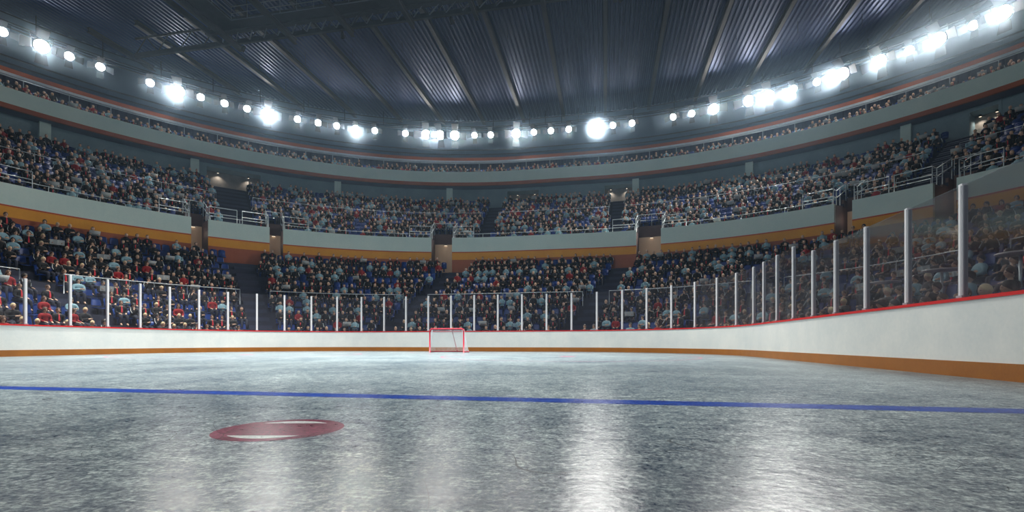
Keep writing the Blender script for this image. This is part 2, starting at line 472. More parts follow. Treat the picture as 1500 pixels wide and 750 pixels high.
strip(mb, prof, ul); struct(mb.obj('floor_upper_terrace', M['terrace']), 'dark stepped terrace of the upper stand', 'terrace')
mb = MB(); prof = [(RING(34.2), 16.9)]
for k in range(4):
    prof.append((RING(35.3+.8*k if k < 3 else 38.6), 16.9+.5*k))
    if k < 3: prof.append((RING(35.3+.8*k), 17.4+.5*k))
strip(mb, prof, ul); struct(mb.obj('floor_gallery', M['terrace']), 'dark stepped floor of the top gallery', 'terrace')
# stairs in the aisles
def wedge(mb, u, g0, g1, wd, z0, z1):
    (x0, y0), (x1, y1) = pt(u, g0), pt(u, g1); nx, ny = nrm(u); tx, ty = -ny*wd/2, nx*wd/2
    mb.add([(x0-tx, y0-ty, z0), (x0+tx, y0+ty, z0), (x1+tx, y1+ty, z0), (x1-tx, y1-ty, z0),
            (x0-tx, y0-ty, z1), (x0+tx, y0+ty, z1), (x1+tx, y1+ty, z1), (x1-tx, y1-ty, z1)],
           [(3, 2, 1, 0), (4, 5, 6, 7), (0, 1, 5, 4), (1, 2, 6, 5), (2, 3, 7, 6), (3, 0, 4, 7)])
for n_, ua in enumerate(AISLE_LOW):
    mb = MB()
    for k in range(ROWS):
        wedge(mb, ua, lerp((k+.02)/ROWS), lerp((k+.98)/ROWS), 1.25, row_z(k)-.02, row_z(k)+.02)
        if k < ROWS-1: wedge(mb, ua, lerp((k+.55)/ROWS), lerp((k+.999)/ROWS), 1.25, row_z(k), row_z(k)+.25)
    struct(mb.obj(f'trim_{n_+1}', M['stair']), 'flight of grey stairs through the lower stand', 'stairs')
for n_, (a, b) in enumerate(AISLE_UP):
    ua = (a+b)/2; mb = MB(); mn = MB()
    for k in range(12):
        wd = (b-a)*radians(1)*UR(k) if ua < 90 or ua > 110 else 1.2
        if k < 3 and in_portal(ua): continue
        r0 = UR(k)-.36
        wedge(mb, ua, RING(r0), RING(r0+.74), wd-.1, UZ(k)-.02, UZ(k)+.03)
        if k < 11:
            wedge(mb, ua, RING(r0+.4), RING(r0+.76), wd-.1, UZ(k), UZ(k)+.26)
            wedge(mn, ua, RING(r0+.385), RING(r0+.43), wd-.1, UZ(k)+.24, UZ(k)+.268)
        wedge(mn, ua, RING(r0), RING(r0+.04), wd-.1, UZ(k)+.005, UZ(k)+.036)
    s_ = struct(mb.obj(f'trim_{n_+11}', M['stair']), 'flight of grey stairs through the upper stand', 'stairs')
    mn.obj('stair_nosing', M['nosing'] if ua < 50 else M['stair'], s_)

# ------------------------------------------------------------------ walls
def wall(name, r, bands, a, b, th=.2, label=None):
    """bands: list of (z0, z1, material); top-level structure with the bands as one mesh"""
    mb = MB(); mats = []
    for i, (z0, z1, mt) in enumerate(bands):
        mats.append(mt); sweep(mb, [(RING(r), z0), (RING(r), z1), (RING(r+th), z1), (RING(r+th), z0)], us(a, b, 2), i)
    return struct(mb.obj(name, mats), label, 'wall' if label else None)
for n_, (a, b) in enumerate(segs):
    wall('wall_upper_stand', 24.3, [(5.85, 7.25, M['rust']), (7.25, 7.82, M['gold']), (7.82, 7.9, M['orange_red']), (7.9, 9.06, M['parapet'])], a, b, .22,
         'pale parapet wall with gold band at the foot of the upper stand')
for n_, (a, b) in enumerate(PORTAL):
    # recess of the entry: side walls stepped with the rows, dark lintel wall and a cream lit passage
    mb = MB(); ru = [24.3, UR(1)-.39, UR(2)-.39, UR(3)-.39]
    for u in (a, b):
        pr_ = [(24.3, 5.85), (UR(3)-.39, 5.85), (UR(3)-.39, 9.96)]
        for k in (2, 1, 0): pr_ += [(ru[k+1], UZ(k)+.25), (ru[k], UZ(k)+.25)] if k else [(ru[1], UZ(0)+.6), (ru[0], 9.06)]
        s = 1 if u == a else -1
        sg = .12/(24.3*radians(1)) if not 90 < u < 110 else .3
        fr_, bk = [], []
        for r, z in pr_:
            fr_.append((*pt(u, RING(r)), z)); bk.append((*pt(u-s*sg, RING(r)), z))
        n = len(fr_)
        mb.add(fr_+bk, [tuple(range(n)), tuple(n+k for k in reversed(range(n)))]+[(k, (k+1) % n, n+(k+1) % n, n+k) for k in range(n)], 0)
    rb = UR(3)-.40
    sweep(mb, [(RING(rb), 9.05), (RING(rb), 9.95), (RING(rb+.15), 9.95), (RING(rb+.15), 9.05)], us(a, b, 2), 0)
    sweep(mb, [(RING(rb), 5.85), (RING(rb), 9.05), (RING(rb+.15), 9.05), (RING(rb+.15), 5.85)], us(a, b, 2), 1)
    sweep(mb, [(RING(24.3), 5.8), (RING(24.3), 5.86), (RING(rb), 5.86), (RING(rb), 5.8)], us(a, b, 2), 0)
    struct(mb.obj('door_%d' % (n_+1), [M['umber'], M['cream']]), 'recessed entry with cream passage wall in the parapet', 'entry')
    um = (a+b)/2; x, y = pt(um, RING(rb-.02))
    lt = tag(empty('added_wall_lamp', (x, y, 8.95), math.atan2(nrm(um)[1], nrm(um)[0])-pi/2), f'small warm lamp added over the cream passage of entry, {nth(n_+1)} entry', 'lamp', 'lamps added in the parapet entries')  # fixture added to account for the lit passage; none is seen
    mb = MB(); mb.box((0, -.06, .03), (.3, .12, .04)); mb.obj('lamp_body', M['black'], lt)
    mb = MB(); mb.box((0, -.06, 0), (.24, .1, .02)); mb.obj('lamp_lens', M['bulb'], lt)
    ld = bpy.data.lights.new('passage_light', 'POINT'); ld.energy = 4; ld.color = (1, .84, .68); ld.shadow_soft_size = .1
    lo = bpy.data.objects.new('passage_light', ld); C.objects.link(lo); lo.location = (x-nrm(um)[0]*1.2, y-nrm(um)[1]*1.2, 8.3)
# back wall of the upper stand, bays and pilasters
BAY = [(152.15, 159.1), (106.2, 113.15), (84.0, 88.45), (41.6, 43.95)]
bs = sorted(BAY); p = U0
for a, b in bs+[(U1, U1)]:
    if a > p: wall('wall_back', 35.4, [(13.9, 16.5, M['backwall'])], p, a, .2, 'blue grey wall behind the upper stand')
    p = b
for n_, (a, b) in enumerate(BAY):
    mb = MB()
    sweep(mb, [(RING(36.6), 13.9), (RING(36.6), 16.4), (RING(36.8), 16.4), (RING(36.8), 13.9)], us(a, b, 2), 0)
    for u in (a, b):
        s = 1 if u == b else -1; e = .15/(35.4*radians(1)) if not 90 < u < 110 else .3
        q = sorted((u, u+s*e)); sweep(mb, [(RING(35.35), 13.9), (RING(35.35), 16.5), (RING(36.7), 16.5), (RING(36.7), 13.9)], q, 1)
    sweep(mb, [(RING(35.35), 16.2), (RING(35.35), 16.5), (RING(36.7), 16.5), (RING(36.7), 16.2)], us(a, b, 2), 1)
    sweep(mb, [(RING(35.35), 13.88), (RING(35.35), 13.95), (RING(36.7), 13.95), (RING(36.7), 13.88)], us(a, b, 2), 0)
    struct(mb.obj('door_%d' % (n_+11), [M['concrete'], M['backwall']]), 'concrete lined exit bay at the top of the stairs', 'exit bay')
    for j, fr_ in enumerate((.22, .78)):
        um = a+(b-a)*fr_; x, y = pt(um, RING(36.35)); nx, ny = nrm(um)
        lt = tag(empty('bay_lamp', (x, y, 16.05), math.atan2(ny, nx)-pi/2), f'small ceiling lamp in a concrete exit bay, {["wide left", "centre", "narrow", "far right"][n_]} bay, {["right", "left"][j]} end', 'lamp', 'lamps in the exit bays')
        mb = MB(); mb.lathe([(.09, 0), (.09, .1), (.05, .14)], 12); mb.obj('lamp_body', M['black'], lt)
        mb = MB(); mb.lathe([(.07, -.012), (.07, -.002)], 12); mb.obj('lamp_lens', M['bulb'], lt)
        ld = bpy.data.lights.new('bay_light', 'SPOT'); ld.energy = 36; ld.color = (1, .9, .78); ld.spot_size = 2.2; ld.spot_blend = .8; ld.shadow_soft_size = .06
        lo = bpy.data.objects.new('bay_light', ld); C.objects.link(lo); lo.location = (x-nx*.02, y-ny*.02, 16.0)
for n_, u in enumerate((160.6, 141.05, 122.9, 85.1-1.6, 67.15, 49.45, 176., 30.)):
    x, y = pt(u, RING(35.15)); nx, ny = nrm(u); q = Matrix.Rotation(math.atan2(ny, nx)-pi/2, 3, 'Z')
    mb = MB(); mb.box((x, y, 15.45), (.62, .5, 2.1), 0, q); mb.box((x, y, 14.15), (.64, .52, .5), 1, q)
    struct(mb.obj('trim_%d' % (n_+31), [M['parapet'], M['rust']]), 'pale pilaster with rust foot on the wall behind the upper stand', 'pilaster')
# soffit and front of the gallery
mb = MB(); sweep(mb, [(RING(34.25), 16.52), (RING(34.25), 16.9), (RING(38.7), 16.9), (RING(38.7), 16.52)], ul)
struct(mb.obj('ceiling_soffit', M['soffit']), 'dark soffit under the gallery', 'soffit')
wall('wall_gallery', 34.1, [(16.5, 16.82, M['rust']), (16.82, 17.9, M['parapet'])], U0, U1, .18, 'pale curved gallery front with rust band')
t = NT('slatted_wall'); wv = t.n('ShaderNodeTexNoise')
M['slat'] = t.pr(t.mix(t.noise(1.2, 4), lin(40, 46, 66), lin(54, 60, 80)), .6)
mb = MB(); sweep(mb, [(RING(38.6), 18.3), (RING(38.6), 20.4), (RING(38.75), 20.4), (RING(38.75), 18.3)], ul)
for u in np.arange(U0, U1, .9):
    if 90 <= u <= 110 and int(u*10) % 2: pass
    x, y = pt(u, RING(38.56)); nx, ny = nrm(u); q = Matrix.Rotation(math.atan2(ny, nx)-pi/2, 3, 'Z')
    mb.box((x, y, 19.4), (.16, .1, 2.0), 1, q)
struct(mb.obj('wall_slatted', [M['slat'], M['terrace']]), 'dark slatted wall at the back of the gallery', 'wall')
wall('trim_41', 38.3, [(20.42, 20.62, M['rail']), (20.62, 20.95, M['rust'])], U0, U1, .3, 'thin white and rust band above the gallery')
wall('wall_far', 39.0, [(20.95, 25.5, M['clad'])], U0, U1, .3, 'blue grey clad wall below the roof behind the floodlights')
# shallow horizontal ledges on that wall
mb = MB()
for z in (21.5, 22.0, 24.2, 24.6): sweep(mb, [(RING(38.9), z), (RING(38.9), z+.08), (RING(39.02), z+.08), (RING(39.02), z)], ul)
struct(mb.obj('trim_42', M['steel']), 'thin steel ledges along the wall below the roof', 'ledge')

# ------------------------------------------------------------------ rails
def rail_run(name, g, z, a, b, label, grp, posts=2.2, r=.022, h=.9, mid=True, parent_posts=True):
    """one handrail: top bar, middle bar, uprights as parts"""
    e = tag(empty(name, (*pt((a+b)/2, g), z)), label, 'handrail', grp)
    inv = Vector(e.location)
    ul_ = us(a, b, 2.5)
    P = [Vector((*pt(u, g), z+h))-inv for u in ul_]
    mb = MB(); mb.tube(P, r, 6); mb.obj('top_bar', M['rail'], e, True)
    if mid:
        mb = MB(); mb.tube([p-Vector((0, 0, h*.5)) for p in P], r*.8, 5); mb.obj('middle_bar', M['rail'], e, True)
    L = sum((q-p).length for p, q in zip(P, P[1:])); n = max(1, round(L/posts)); mbp = MB()
    for i in range(n+1):
        q = curve_at(P, i/n); mb = MB(); mb.tube([q, q-Vector((0, 0, h))], r*.9, 5); mb.obj('upright', M['rail'], e, True)
    return e
lo = sorted(AISLE_LOW+(U0, U1))
names = ['beside the near right aisle', 'right of the aisle right of the goal', 'between the two aisles right of the goal', 'facing the goal', 'left of the goal', 'far left', 'leftmost', 'past the leftmost aisle']
for i in range(len(lo)-1):
    a, b = lo[i], lo[i+1]
    ga = lerp(5/ROWS); 
    def du(u): return 1.6 if 90 < u < 110 else (.85/(ga[3]*radians(1)) if 0 < u < 200 else .85)
    rail_run('handrail', lerp(5.06/ROWS), row_z(5), a+du(a), b-du(b), f'white handrail across the lower stand at the sixth row, {nth(i+1)} length from the right', 'handrails across the lower stand', 2.4, .022, .95, False)
for i, (a, b) in enumerate(segs):
    rail_run('parapet_rail', off(WALL, .1), 9.06, a+.3, b-.3, f'low white rail on top of the pale parapet, {nth(i+1)} length from the right', 'rails on the parapet', 2.4, .018, .3, False)
up = sorted([((a+b)/2, a, b) for a, b in AISLE_UP]); p = U0
for i, (c_, a, b) in enumerate(up+[(U1, U1, U1)]):
    if a-p > 3: rail_run('handrail', RING(UR(6)-.38), UZ(6), p+.4, a-.4, f'white handrail across the upper stand, {nth(i+1)} length from the right', 'handrails across the upper stand', 3.2, .018, 1.0, False)
    p = b
# guard rails around the entries of the parapet
def guard(u, s, a_lab):
    """along the side of an entry, stepping up with the rows, then along the lintel"""
    e = tag(empty('entry_guardrail', (*pt(u, RING(24.4)), 9.06)), a_lab, 'guardrail', 'guardrails around the parapet entries')
    inv = Vector(e.location); sg = .07/(24.3*radians(1)) if not 90 < u < 110 else .2; uu = u+s*sg
    path = [(24.42, 9.06), (25.0, 9.06), (UR(3)-.45, 10.0)]
    for h, nm in ((.95, 'top_bar'), (.5, 'middle_bar')):
        mb = MB(); mb.tube([Vector((*pt(uu, RING(r)), z+h))-inv for r, z in path], .024, 6); mb.obj(nm, M['rail'], e, True)
    for r, z in (path[0], path[1], (25.75, 9.5), path[2]):
        q = Vector((*pt(uu, RING(r)), z))-inv; mb = MB(); mb.tube([q-Vector((0, 0, .25)), q+Vector((0, 0, .95))], .022, 6); mb.obj('upright', M['rail'], e, True)
    ext = 1.7/(24.4*radians(1)) if not 90 < u < 110 else 4.
    for h, nm in ((.95, 'front_bar'), (.5, 'front_bar')):
        mb = MB(); mb.tube([Vector((*pt(uu+s*ext*i/4, RING(24.42)), 9.06+h))-inv for i in range(5)], .024, 6); mb.obj(nm, M['rail'], e, True)
    q = Vector((*pt(uu+s*ext, RING(24.42)), 9.06))-inv; mb = MB(); mb.tube([q, q+Vector((0, 0, .95))], .022, 6); mb.obj('upright', M['rail'], e, True)
for i, (a, b) in enumerate(sorted(PORTAL)):
    guard(a, -1, f'white guardrail on the right side of the parapet entry, {nth(i+1)} entry from the right')
    guard(b, 1, f'white guardrail on the left side of the parapet entry, {nth(i+1)} entry from the right')
    rb = UR(3)-.35
    rail_run('entry_handrail', RING(rb), 9.95, a, b, f'white handrail over the back of the parapet entry, {nth(i+1)} entry from the right', 'handrails over the parapet entries', 1.2, .022, .95, True)
for i, u in enumerate((149.95, 141.8, 134.1, 127.2, 120.25, 112, 105.2, 95.15, 87.4, 81.0, 74.6, 68, 61.5, 55, 49, 156.5, 163, 170)):
    e = tag(empty('gallery_handrail', (*pt(u, RING(35)), 16.9)), f'short sloping white handrail between the gallery seats, {nth(i+1)} of the run', 'handrail', 'sloping handrails in the gallery')
    inv = Vector(e.location)
    P = [Vector((*pt(u, RING(35.2)), 17.9))-inv, Vector((*pt(u, RING(37.6)), 19.4))-inv]
    mb = MB(); mb.tube(P, .045, 6); mb.obj('bar', M['rail'], e)
    mb = MB()
    for q in P: mb.tube([q, q-Vector((0, 0, 1))], .03, 5)
    mb.obj('upright', M['rail'], e)
rail_run('gallery_rail', RING(37.9), 18.4, -8, 208, 'long white rail on thin uprights along the back of the gallery', None, 2.6, .03, 1.75, True)

# ------------------------------------------------------------------ roof
mb = MB(); x0, x1, per = -60., 74., .37
xs, zs = [], []
n = int((x1-x0)/per)
for i in range(n):
    b = x0+i*per; xs += [b, b+.11, b+.185, b+.295]; zs += [25.3, 25.3, 25.42, 25.42]
N = len(xs); ys = (-34., 0., 30., 70.)
for y in ys: mb.v.extend((x, y, z) for x, z in zip(xs, zs))
for j in range(len(ys)-1):
    for i in range(N-1): mb.f.append((j*N+i, (j+1)*N+i, (j+1)*N+i+1, j*N+i+1)); mb.m.append(0)
struct(mb.obj('ceiling', M['roof']), 'dark corrugated metal roof deck', 'roof')
TRY = 33.8
for i, k in enumerate(range(-10, 9)):
    x = 8.06+4.43*k
    mb = MB(); q = (TRY+.3, 57.5)
    yc = (q[0]+q[1])/2; L = q[1]-q[0]
    mb.box((x, yc, 25.25), (.3, L, .06)); mb.box((x, yc, 25.08), (.08, L, .32)); mb.box((x, yc, 24.92), (.3, L, .06))
    struct(mb.obj('ceiling_beam', M['steel']), 'steel roof beam running towards the far wall', 'beam')
    # sag rods and struts under each bay
    if -7 <= k <= 6:
        mb = MB()
        for y in (37, 40.5, 44, 47.5):
            mb.tube([(x+1.3, y, 25.3), (x+1.3, y, 24.4)], .02, 4)
        struct(mb.obj('ceiling_hanger', M['steel']), 'thin hanger rods below the roof deck', 'hanger')
cw = tag(empty('roof_catwalk', (0, 0, 22.3)), 'dark steel catwalk and truss hung below the roof', 'catwalk')
HX = 19.3; z0 = -.0
mb = MB()   # deck strips
mb.box((0, 32.2, 0), (2*HX-2.4, 1.5, .06)); mb.box((-HX+1.9, 12, 0), (1.5, 41, .06)); mb.box((HX-1.9, 12, 0), (1.5, 41, .06))
mb.obj('deck', M['steel'], cw)
for (a, b) in (((-27, TRY, 0), (27, TRY, 0)), ((-HX-.3, TRY-1.25, .02), (HX, TRY-1.25, .02))):
    mb = MB(); v = (Vector(a)+Vector(b))/2; mb.box(v, (abs(b[0]-a[0]), .22, .3)); mb.obj('chord', M['steel'], cw)
for sx in (-1, 1):
    mb = MB(); mb.box((sx*HX, 12, 0), (.22, 43.4, .3)); mb.obj('chord', M['steel'], cw)
mb = MB(); n = 34
for i in range(n):
    xa = -HX+2*HX*i/n; xb = -HX+2*HX*(i+1)/n
    mb.tube([(xa, TRY-.1, 0), (xb, TRY-1.2, 0)], .045, 5); mb.tube([(xb, TRY-.1, 0), (xb, TRY-1.2, 0)], .03, 4)
mb.obj('lacing', M['steel_light'], cw)
mb = MB(); mb.tube([(-27, TRY, 1.3), (27, TRY, 1.3)], .09, 6)
for i in range(27):
    xa = -27+2*i; mb.tube([(xa, TRY, .1), (xa+1, TRY, 1.3)], .035, 4); mb.tube([(xa+1, TRY, 1.3), (xa+2, TRY, .1)], .035, 4)
mb.obj('truss_web', M['steel'], cw)
for sx in (-1, 1):
    for i in range(5):
        mb = MB(); mb.tube([(sx*HX*(i+.5)/5, TRY, 1.3), (sx*HX*(i+.5)/5, TRY, 3.)], .04, 5); mb.obj('hanger', M['steel'], cw)
# inner guard rail
rp = [(-HX+2.75, -8, 0), (-HX+2.75, 31.4, 0), (HX-2.75, 31.4, 0), (HX-2.75, -8, 0)]
for h, nm in ((1.0, 'guard_rail'), (.55, 'guard_rail'), (.1, 'guard_rail')):
    mb = MB()
    for a, b in zip(rp, rp[1:]): mb.tube([(a[0], a[1], h-.3), (b[0], b[1], h-.3)], .028, 5)
    mb.obj(nm, M['steel_light'], cw)
mb = MB()
for i in range(28): x = -HX+2.75+(2*HX-5.5)*i/27; mb.tube([(x, 31.4, -.2), (x, 31.4, .7)], .022, 5)
for sx in (-1, 1):
    for i in range(24): y = 31.4-1.6*i; mb.tube([(sx*(HX-2.75), y, -.2), (sx*(HX-2.75), y, .7)], .022, 5)
mb.obj('guard_upright', M['steel_light'], cw)
for i, k in enumerate(range(-6, 4)):
    x = 8.06+4.43*k+.6
    if abs(x) > HX: continue
    mb = MB(); mb.box((x, 22.2, 21.98), (.24, 23.4, .06)); mb.box((x, 22.2, 21.82), (.08, 23.4, .3)); mb.box((x, 22.2, 21.66), (.24, 23.4, .06))
    struct(mb.obj('ceiling_beam', M['steel']), 'steel beam hung below the catwalk', 'beam')

# ------------------------------------------------------------------ floodlights
LAMP = [(178.75, 0), (175.55, 2), (173.15, 0), (170.25, 0), (165.2, 0), (162.05, 2), (159.5, 0), (156.6, 0), (153.75, 0), (151.05, 2), (146.9, 1), (143.95, 0), (141.2, 1),
        (138.35, 1), (135.35, 0), (130.5, 1), (127.15, 2), (124.8, 0), (122.4, 2), (119.1, 1), (116.4, 0), (112.15, 2), (108.5, 0), (103.25, 0), (97.85, 0), (89.95, 0),
        (87.2, 0), (84.25, 1), (78.1, 1), (75.45, 1), (72.4, 2), (67.7, 2), (65.2, 2), (62.2, 0), (59.45, 0), (56.55, 2), (52.75, 2), (49.95, 1), (47.3, 2), (44.4, 1), (42.05, 2)]
LR, LZ = 37.5, 23.1
pipe = tag(empty('lighting_rail'), 'dark curved steel rail carrying the floodlights below the roof', 'lighting rail')
for z, nm in ((LZ+.75, 'pipe'), (LZ+1.5, 'pipe')):
    mb = MB(); mb.tube([(*pt(u, RING(LR+.1)), z) for u in us(-8, 208, 2.5)], .05, 6); mb.obj(nm, M['black'], pipe, True)
for u in us(-6, 206, 6):
    x, y = pt(u, RING(LR+.1)); mb = MB(); mb.tube([(x, y, LZ+.75), (x, y, 25.3)], .035, 5); mb.obj('hanger', M['black'], pipe)
def floodlight(big):
    e = empty('floodlight')
    r = .3
    ax = Matrix.Rotation(-pi/2, 4, 'X')   # local z -> +y : lamp shines along +y
    mb = MB(); mb.lathe([(.16, -.42), (.26, -.36), (.32, -.12), (.34, .0), (.34, .05), (.31, .05), (.30, .0)], 20, 0, ax); mb.obj('housing', M['black'], e, False)
    mb = MB(); mb.lathe([(.295, .012), (.27, .05), (.2, .085), (.1, .105), (.02, .11)], 20, 0, ax); mb.obj('lens', M['lens' if big else 'lens_dim'], e, True)
    for k in range(4):
        q = Matrix.Rotation(k*pi/2, 3, 'Y')
        vs = [(-.2, .04, .36), (.2, .04, .36), (.26, .3, .82), (-.26, .3, .82)]
        mb = MB(); mb.add([q @ Vector(v) for v in vs]+[q @ (Vector(v)+Vector((0, -.02, .01))) for v in vs], [(0, 1, 2, 3), (7, 6, 5, 4), (0, 4, 5, 1), (1, 5, 6, 2), (2, 6, 7, 3), (3, 7, 4, 0)])
        mb.obj('barn_door', M['black'], e)
    mb = MB(); mb.tube([(-.42, -.1, 0), (-.42, -.1, .5), (.42, -.1, .5), (.42, -.1, 0)], .03, 5); mb.tube([(0, -.1, .5), (0, -.1, .76)], .05, 6); mb.obj('yoke', M['black'], e)
    return e
P_ = [floodlight(False), floodlight(True)]
first = [True, True]
def spot_light(name, loc, target, energy, size=1.5, blend=.7, rad=.28, col=(1, .97, .93)):
    ld = bpy.data.lights.new(name, 'SPOT'); ld.energy = energy; ld.spot_size = size; ld.spot_blend = blend; ld.shadow_soft_size = rad; ld.color = col
    o = bpy.data.objects.new(name, ld); C.objects.link(o); o.location = loc
    o.rotation_euler = (Vector(target)-Vector(loc)).to_track_quat('-Z', 'Y').to_euler(); return o
POWER = (250, 500, 900)
STRONG = {25: 15000, 9: 7500, 13: 6500, 17: 4000, 21: 3000, 32: 6500, 33: 7000, 35: 10000, 5: 6000}
for i, (u, cls) in enumerate(LAMP):
    x, y = pt(u, RING(LR)); big = 1 if cls == 2 else 0
    o = P_[big] if first[big] else dup(P_[big]); first[big] = False
    # aimed across the ice at the half of the rink before the camera
    tgt = Vector((R.uniform(-11, 11), R.uniform(11, 27), 0)); d = (tgt-Vector((x, y, LZ)))
    o.location = (x, y, LZ); o.rotation_mode = 'XYZ'
    yaw = math.atan2(-d.x, d.y); pit = math.atan2(d.z, hypot(d.x, d.y))
    o.rotation_euler = (pit, 0, yaw)
    if i in (1, 5, 9, 17, 40): o.scale = (1.5, 1.5, 1.5)  # fixture enlarged: the flare around these lamps is put into its size
    tag(o, f'{"large glaring" if cls == 2 else "bright" if cls == 1 else "small bright"} round floodlight with barn doors on the lighting rail, {nth(i+1)} from the left', 'floodlight', 'floodlights under the roof edge')
    dn = d.normalized()
    spot_light('floodlight_beam', Vector((x, y, LZ))+dn*.45, tgt, STRONG.get(i, POWER[cls]), 1.25, .85)
# four narrow spotlights on the catwalk, trained on the upper stand
sl = None
for i, (u, xx) in enumerate(((166, -18), (136.5, -10), (110, -2), (69, 9))):
    tx, ty = pt(u, RING(30.2)); p0 = Vector((xx, TRY+.35, 21.95)); d = Vector((tx, ty, 12.6))-p0
    if sl is None:
        sl = o = empty('spotlight'); ax = Matrix.Rotation(-pi/2, 4, 'X')
        mb = MB(); mb.lathe([(.08, -.3), (.12, -.24), (.13, .0), (.15, .12), (.13, .12), (.12, .02)], 14, 0, ax); mb.obj('housing', M['black'], o)
        mb = MB(); mb.lathe([(.118, .03), (.08, .05), (.01, .06)], 14, 0, ax); mb.obj('lens', M['lens_dim'], o)
        mb = MB(); mb.tube([(-.16, 0, 0), (-.16, 0, .22), (.16, 0, .22), (.16, 0, 0)], .015, 5); mb.obj('yoke', M['black'], o)
    else: o = dup(sl)
    o.location = p0; o.rotation_euler = (math.atan2(d.z, hypot(d.x, d.y)), 0, math.atan2(-d.x, d.y))
    tag(o, f'small black spotlight hung below the catwalk truss, {nth(i+1)} from the left', 'spotlight', 'spotlights on the catwalk')
    spot_light('spotlight_beam', p0+d.normalized()*.3, (tx, ty, 12.6), 1500, .3, 1, .08, (.92, .97, 1))
# floodlights of the near half of the hall, behind the viewer
for i, (x, y) in enumerate(((-30, -20), (-20, -29), (-8, -33), (6, -34), (20, -30), (32, -20), (40, -4), (-38, -4))):
    spot_light('near_floodlight_beam', (x, y, 22), (R.uniform(-9, 9), 20+R.uniform(-4, 7), 0), 2200, .66, .8, .4, (.92, .97, 1))
    spot_light('near_floodlight_beam', (x*1.02, y*1.02, 22), (-x*.9+R.uniform(-4, 4), 40, 11), 2900 if x < 10 else 1400, .95, .9, .4, (.9, .97, 1))  # second beam at each place, added to wash the parapets
for x, y, e in ((-11, 21, 6500), (-5, 21, 8000), (1, 21, 8000), (7, 21, 6500), (-9, 12, 6000), (-2, 12, 7500), (5, 12, 5500)):  # unseen overhead spots without fixtures, added to brighten the far ice
    spot_light('added_ice_beam', (x, y, 21.9), (x*1.05, y+1.5, 0), e*5.2, .95, 1, .3, (1, .97, .9))

# ------------------------------------------------------------------ people
def skin_mesh(name, verts, edges, rad, sub=1, remesh=None, deci=None, extra=None):
    """tapering limbs grown along a skeleton"""
    me = bpy.data.meshes.new(name); me.from_pydata(verts, edges, [])
    o = bpy.data.objects.new(name, me); C.objects.link(o)
    o.modifiers.new('skin', 'SKIN')
    if not me.skin_vertices: me.skin_vertices  # layer is made with the modifier
    for i, r in enumerate(rad):
        sv = me.skin_vertices[0].data[i]; sv.radius = r if isinstance(r, tuple) else (r, r); sv.use_root = (i == 0)
    if sub:
        s = o.modifiers.new('sub', 'SUBSURF'); s.levels = sub; s.render_levels = sub
    dg = bpy.context.evaluated_depsgraph_get(); dg.update()
    m2 = bpy.data.meshes.new_from_object(o.evaluated_get(dg)); bpy.data.objects.remove(o)
    if extra or remesh:
        bm = bmesh.new(); bm.from_mesh(m2)
        for vs, fs in (extra or []):
            bv = [bm.verts.new(v) for v in vs]
            for f in fs:
                try: bm.faces.new([bv[i] for i in f])
                except ValueError: pass
        bm.to_mesh(m2); bm.free()
    if remesh:
        o = bpy.data.objects.new(name, m2); C.objects.link(o)
        r = o.modifiers.new('remesh', 'REMESH'); r.mode = 'VOXEL'; r.voxel_size = remesh; r.use_smooth_shade = True
        if deci: d = o.modifiers.new('deci', 'DECIMATE'); d.ratio = deci
        dg = bpy.context.evaluated_depsgraph_get(); dg.update()
        m3 = bpy.data.meshes.new_from_object(o.evaluated_get(dg)); bpy.data.objects.remove(o); m2 = m3
    m2.name = name
    m2.polygons.foreach_set('use_smooth', [True]*len(m2.polygons))
    return m2
HC = Vector((0, .03, 1.155))       # centre of the head
def head_pt(th, ph, grow=0.):
    """th: from the crown down, ph: around, 0 = straight ahead (+y)"""
    x, y, z = sin(th)*sin(ph), sin(th)*cos(ph), cos(th)
    rx, ry, rz = .076, .098, .118
    jaw = 1-.28*max(0, -z)**1.3
    p = Vector((x*rx*jaw, y*ry*(1-.12*max(0, -z)) , z*rz))
    f = max(0, y)
    p.y += .022*math.exp(-((x/.2)**2)-((z+.16)/.18)**2)*f      # nose
    p.y += .007*math.exp(-((z-.16)/.1)**2)*f                   # brow
    p.y -= .010*f*(math.exp(-(((x-.38)/.2)**2+((z-.0)/.12)**2))+math.exp(-(((x+.38)/.2)**2+((z-.0)/.12)**2)))   # sockets
    p.y += .006*f*math.exp(-((x/.4)**2)-((z+.5)/.09)**2)       # mouth
    p.y += .010*f*math.exp(-((x/.35)**2)-((z+.82)/.2)**2)      # chin
    if grow: n = Vector((x/rx, y/ry, z/rz)).normalized(); p += n*grow
    return p+HC
def head_parts():
    n, k = 28, 22; vs = [head_pt(pi*(i+.001)/(k), 2*pi*j/n) for i in range(k+1) for j in range(n)]
    fs = [(i*n+j, (i+1)*n+j, (i+1)*n+(j+1) % n, i*n+(j+1) % n) for i in range(k) for j in range(n)]
    out = [(vs, fs)]
    for s in (-1, 1):   # ears
        ev, ef = [], []
        for i in range(7):
            for j in range(10):
                a, b = pi*(i+.01)/6, 2*pi*j/10
                ev.append(HC+Vector((s*(.078+.011*sin(a)*cos(b)), -.012+.02*sin(a)*sin(b), -.008+.034*cos(a))))
        for i in range(6):
            for j in range(10): ef.append((i*10+j, (i+1)*10+j, (i+1)*10+(j+1) % 10, i*10+(j+1) % 10))
        out.append((ev, ef))
    return out
